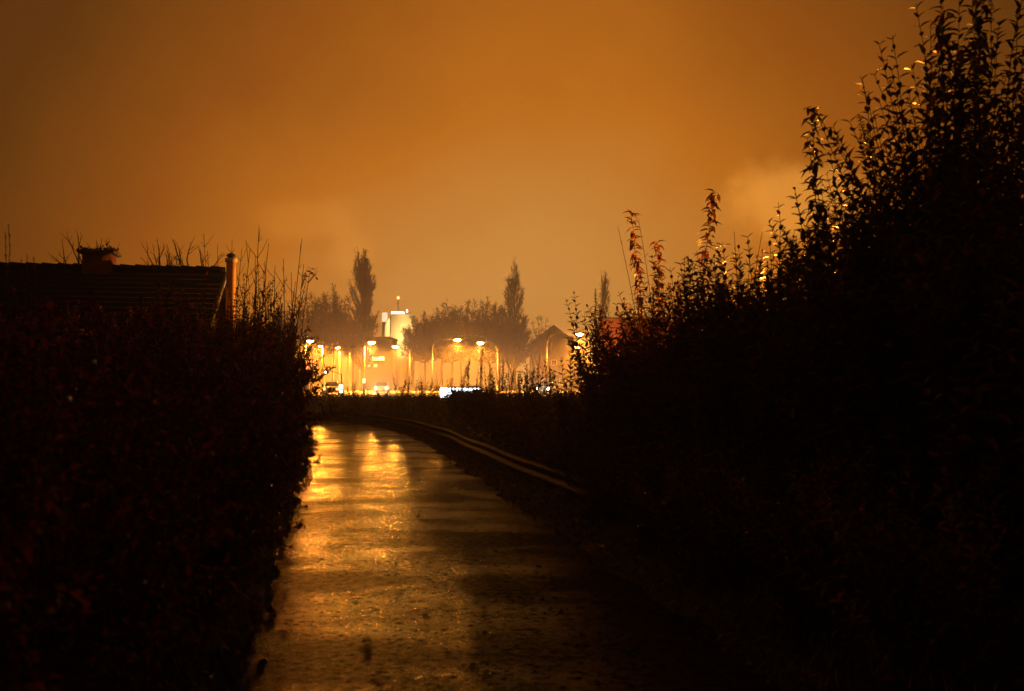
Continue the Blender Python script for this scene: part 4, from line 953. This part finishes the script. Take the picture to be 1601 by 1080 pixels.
# ------------------------------------------------------------------ traffic signals
def signal(label, px, d, top_py, head_pys, mat, arm_px=None, head_px=None, lens_r=.13):
    p = at(px, top_py, d); z0 = gz(p.x, d); root = empty('traffic_light', (p.x, d, z0), label, 'traffic light', 'traffic lights at the junction')
    H = p.z - z0; m = MB(); m.lathe([(.1, -.3), (.1, .1), (.06, .15), (.055, H)], (0, 0, 0), 12); m.build('post', M['pole'], root, smooth=True)
    if arm_px is not None:
        q = at(arm_px, top_py - 7, d); m = MB(); m.tube([(0, 0, H - .03), ((q.x - p.x) * .5, 0, (q.z - z0 + H) / 2 + .05), (q.x - p.x, 0, q.z - z0)], [.05, .045, .035], 8); ar = m.build('arm', M['pole'], root, smooth=True)
        m = MB(); m.box((q.x - p.x - .04, -.15, q.z - z0 - .42), (q.x - p.x + .2, .1, q.z - z0 - .06)); hh = m.build('small_signal', M['dark_metal'], root, bevel=.02)
        m = MB(); m.lathe([(.085, 0), (.07, .03), (.02, .05)], (0, 0, 0), 12); ln = m.build('lens', mat, hh, loc=(q.x - p.x + .08, -.152, q.z - z0 - .24)); ln.rotation_euler.x = PI / 2
    pys = sorted(head_pys); zt = at(px, pys[0], d).z - z0 + .28; zb = at(px, pys[-1], d).z - z0 - .28
    m = MB(); m.box((-.17, -.27, zb), (.17, -.06, zt)); hd = m.build('signal_head', M['dark_metal'], root, bevel=.03)
    for py in pys:
        z = at(px, py, d).z - z0
        m = MB(); m.lathe([(lens_r, 0), (lens_r * .85, .04), (lens_r * .3, .07)], (0, 0, 0), 14); ln = m.build('lens', mat, hd, smooth=True, loc=(0, -.272, z)); ln.rotation_euler.x = PI / 2
        m = MB(); pts = [((lens_r + .02) * math.cos(t), (lens_r + .02) * math.sin(t)) for t in np.linspace(.15, PI - .15, 9)]
        v = [(x, -.27, z + y) for x, y in pts] + [(x, -.45, z + y) for x, y in pts]; v += [(x * 1.06, -.27, z + y * 1.06) for x, y in pts] + [(x * 1.06, -.45, z + y * 1.06) for x, y in pts]
        n = 9; f = [(i, i + 1, n + i + 1, n + i) for i in range(n - 1)] + [(2 * n + i, 3 * n + i, 3 * n + i + 1, 2 * n + i + 1) for i in range(n - 1)] + [(n + i, n + i + 1, 3 * n + i + 1, 3 * n + i) for i in range(n - 1)]
        m.add(v, f); m.build('visor', M['dark_metal'], hd)
    return root
t1 = signal('traffic light showing two bright amber lamps, with an arm over the street', 534, 100, 585, (603, 611.5), M['amber_lit'], arm_px=508)
t2 = signal('traffic light glowing red at the very edge of the hedge', 482, 96, 567, (575,), M['red_lit'], lens_r=.15)
point('signal_glow', (0, -.6, at(482, 575, 96).z - t2.location.z), 700, (1, .05, .02), .12, t2)
point('signal_glow', (0, -.6, at(534, 606, 100).z - t1.location.z), 900, (1, .6, .2), .12, t1)
# lit bollard
p = at(569, 592, 112); z0 = gz(p.x, 112); root = empty('lit_bollard', (p.x, 112, z0), 'short yellow-lit bollard post under the poplar', 'bollard')
m = MB(); m.lathe([(.12, -.2), (.12, .9), (.10, p.z - z0 - .45)], (0, 0, 0), 12); m.build('shaft', M['pole'], root, smooth=True)
m = MB(); m.lathe([(.15, p.z - z0 - .45), (.16, p.z - z0 - .05), (.1, p.z - z0)], (0, 0, 0), 12); m.build('lantern', M['sign_y'], root)

# ------------------------------------------------------------------ cars
def car(label, x, y, rz, lights='head'):
    z0 = .36
    root = empty('parked_car', (x, y, z0), label, 'car', 'cars on the street', rz)
    sec = [(-2.1, .35, .62, .80), (-2.0, .28, .86, .86), (-1.2, .24, .95, .88), (-.6, .24, .97, .88), (.9, .24, .96, .88), (1.7, .26, .92, .88), (2.1, .34, .70, .82)]
    m = MB(); v = []; f = []
    for (yy, zb, zt, hw) in sec:
        v += [(-hw, yy, zb + .06), (-hw * .93, yy, zb), (hw * .93, yy, zb), (hw, yy, zb + .06), (hw * 1.0, yy, zt - .14), (hw * .88, yy, zt), (-hw * .88, yy, zt), (-hw, yy, zt - .14)]
    for i in range(len(sec) - 1):
        for k in range(8): f.append((i * 8 + k, i * 8 + (k + 1) % 8, (i + 1) * 8 + (k + 1) % 8, (i + 1) * 8 + k))
    f.append(tuple(range(7, -1, -1))); f.append(tuple((len(sec) - 1) * 8 + k for k in range(8)))
    m.add(v, f); bd = m.build('body', M['carpaint'], root, smooth=False, bevel=.04)
    m = MB(); v = []
    for (yy, hw, z) in ((-1.15, .78, .90), (-.45, .62, 1.42), (.75, .62, 1.45), (1.65, .76, .90)): v += [(-hw, yy, z), (hw, yy, z)]
    v += [(-.78, -1.0, .88), (.78, -1.0, .88)]
    m.add(v[:8], [(0, 1, 3, 2), (2, 3, 5, 4), (4, 5, 7, 6), (0, 2, 4, 6), (1, 7, 5, 3), (0, 6, 7, 1)]); cb = m.build('cabin', M['glass'], root, bevel=.03)
    m = MB(); m.box((-.60, -.42, 1.425), (.60, .78, 1.475)); m.build('roof', M['carpaint'], root, bevel=.02)
    for sx in (-1, 1):
        for yy in (-1.3, 1.3):
            m = MB(); m.tube([(sx * .70, yy, .31), (sx * .90, yy, .31)], .31, 18); wl = m.build('wheel', M['rubber'], root)
            m = MB(); m.tube([(sx * .895, yy, .31), (sx * .915, yy, .31)], .19, 14); m.build('rim', M['beam'], wl)
        mt = M['head_lit'] if lights == 'head' else M['tail_lit']
        m = MB(); m.lathe([(.12, 0), (.10, .05), (.04, .08)], (0, 0, 0), 12); lp = m.build('headlight' if lights == 'head' else 'tail_light', mt, root, loc=(sx * .68, -2.09 if True else 0, .66)); lp.rotation_euler.x = PI / 2
        if lights == 'head':
            l = bpy.data.lights.new('headlight_beam', 'SPOT'); l.energy = 6000; l.color = (1, .8, .5); l.spot_size = math.radians(70); l.spot_blend = .6; l.shadow_soft_size = .08
            o = bpy.data.objects.new('headlight_beam', l); COL.objects.link(o); o.parent = root; o.location = (sx * .68, -2.25, .66); o.rotation_euler = (math.radians(83), 0, PI)
    m = MB(); m.box((-.28, -2.135, .42), (.28, -2.105, .53)); m.build('number_plate', M['white'], root)
    return root
p = at(594, 603, 124); car('car facing the viewer with both headlights on under the lit signs', p.x, 126, math.radians(4))
p = at(848, 604, 112); car('car with a headlight shining through the thin canes beside the curved pole', p.x + .5, 114, math.radians(-14))
p = at(514, 609, 108); car('car waiting with red tail lights near the end of the hedge', p.x, 110, math.radians(6), 'tail')

# white lit panel low behind the weeds
pa, pb = at(688, 626, 66), at(751, 606.5, 66)
root = empty('advertising_board', (pa.x, 66, gz(pa.x, 66)), 'brilliant white lit advertising panel low behind the weeds', 'advertising board'); o = root.location
w = pb.x - pa.x; z0, z1 = pa.z - o.z, pb.z - o.z
m = MB(); m.box((-.08, 0, z0 - .06), (w + .08, .22, z1 + .06)); fr = m.build('housing', M['pole'], root, bevel=.02)
m = MB(); m.box((0, -.02, z0), (w, -.003, z1)); m.build('lit_face', M['white_lit'], fr)
for x in (.35, w - .35):
    m = MB(); m.box((x - .05, .05, -.4), (x + .05, .15, z0 - .06)); m.build('leg', M['pole'], root)

# ------------------------------------------------------------------ haze and sky
m = MB(); m.box((-345, -75, -2.0), (345, 660, 41))
hz = m.build('haze', bpy.data.materials.new('haze'))
tag(hz, 'orange lit mist hanging over the street and the trees', kind='stuff')
hm = hz.data.materials[0]; nt, out = nodes_of(hm)
pv = N(nt, 'ShaderNodeVolumePrincipled'); pv.inputs['Color'].default_value = (.92, .88, .82, 1); pv.inputs['Density'].default_value = .00082; pv.inputs['Anisotropy'].default_value = .65
L(nt, pv.outputs[0], out.inputs['Volume'])

wd = bpy.data.worlds.new('World'); sc.world = wd; wd.use_nodes = True
nt = wd.node_tree; nt.nodes.clear(); out = nt.nodes.new('ShaderNodeOutputWorld')
tc = nt.nodes.new('ShaderNodeTexCoord'); sep = nt.nodes.new('ShaderNodeSeparateXYZ'); L(nt, tc.outputs['Generated'], sep.inputs[0])
def mth(op, a, b=None, c=None, clamp=False):
    n = nt.nodes.new('ShaderNodeMath'); n.operation = op; n.use_clamp = clamp
    for i, q in enumerate((a, b, c)):
        if q is None: continue
        if isinstance(q, (int, float)): n.inputs[i].default_value = q
        else: L(nt, q, n.inputs[i])
    return n.outputs[0]
X, Y, Z = sep.outputs
az = mth('ARCTAN2', X, Y); el = mth('ARCSINE', Z)
def lobe(a0, e0, sa, se, p=1.0):
    a = mth('DIVIDE', mth('SUBTRACT', az, a0), sa); e = mth('DIVIDE', mth('SUBTRACT', el, e0), se)
    r2 = mth('ADD', mth('MULTIPLY', a, a), mth('MULTIPLY', e, e))
    return mth('EXPONENT', mth('MULTIPLY', r2, -p))
nz = N(nt, 'ShaderNodeTexNoise', Scale=3.2, Detail=5, Roughness=.55); L(nt, tc.outputs['Generated'], nz.inputs['Vector'])
nz2 = N(nt, 'ShaderNodeTexNoise', Scale=16, Detail=7, Roughness=.6); L(nt, tc.outputs['Generated'], nz2.inputs['Vector'])
f = mth('ADD', mth('MULTIPLY', lobe(.03, .10, .47, .62), .72), mth('MULTIPLY', lobe(-.03, .05, .42, .19), .28))
f = mth('ADD', f, mth('MULTIPLY', mth('SUBTRACT', nz.outputs['Fac'], .5), .20))
f = mth('ADD', f, mth('MULTIPLY', mth('SUBTRACT', nz2.outputs['Fac'], .5), .075))
cr = ramp(nt, [(0, (.075, .024, .004)), (.25, (.105, .033, .004)), (.5, (.30, .080, .006)), (.72, (.51, .152, .011)), (1, (.64, .285, .058))])
L(nt, mth('MAXIMUM', f, 0.0), cr.inputs[0])
# steam clouds lit by the town
def A_(px): return math.atan((px - 800.5) / F)
def E_(py): return math.atan((600 - py) / F)
nn = mth('SUBTRACT', nz2.outputs['Fac'], .5)
def puff(px, py, sa, se, amt, wob_):
    l = lobe(A_(px), E_(py), sa, se)
    q = nt.nodes.new('ShaderNodeMapRange'); q.interpolation_type = 'SMOOTHSTEP'; q.inputs[1].default_value = .25; q.inputs[2].default_value = .85; q.inputs[3].default_value = 0; q.inputs[4].default_value = amt
    L(nt, mth('ADD', l, mth('MULTIPLY', nn, wob_)), q.inputs[0]); return q.outputs[0]
pf = mth('ADD', puff(1246, 322, .070, .042, .34, 1.0), mth('ADD', puff(548, 400, .030, .032, .09, .9), puff(470, 350, .055, .024, .07, 1.0)))
mixc = nt.nodes.new('ShaderNodeMixRGB'); mixc.blend_type = 'ADD'; mixc.inputs[0].default_value = 1
pc = nt.nodes.new('ShaderNodeMixRGB'); pc.blend_type = 'MULTIPLY'; pc.inputs[0].default_value = 1; pc.inputs[2].default_value = (1.0, .46, .08, 1)
cmb = nt.nodes.new('ShaderNodeCombineXYZ')
for i in range(3): L(nt, pf, cmb.inputs[i])
L(nt, cmb.outputs[0], pc.inputs[1]); L(nt, cr.outputs[0], mixc.inputs[1]); L(nt, pc.outputs[0], mixc.inputs[2])
bg = nt.nodes.new('ShaderNodeBackground'); bg.inputs['Strength'].default_value = 1.0; L(nt, mixc.outputs[0], bg.inputs[0]); L(nt, bg.outputs[0], out.inputs[0])
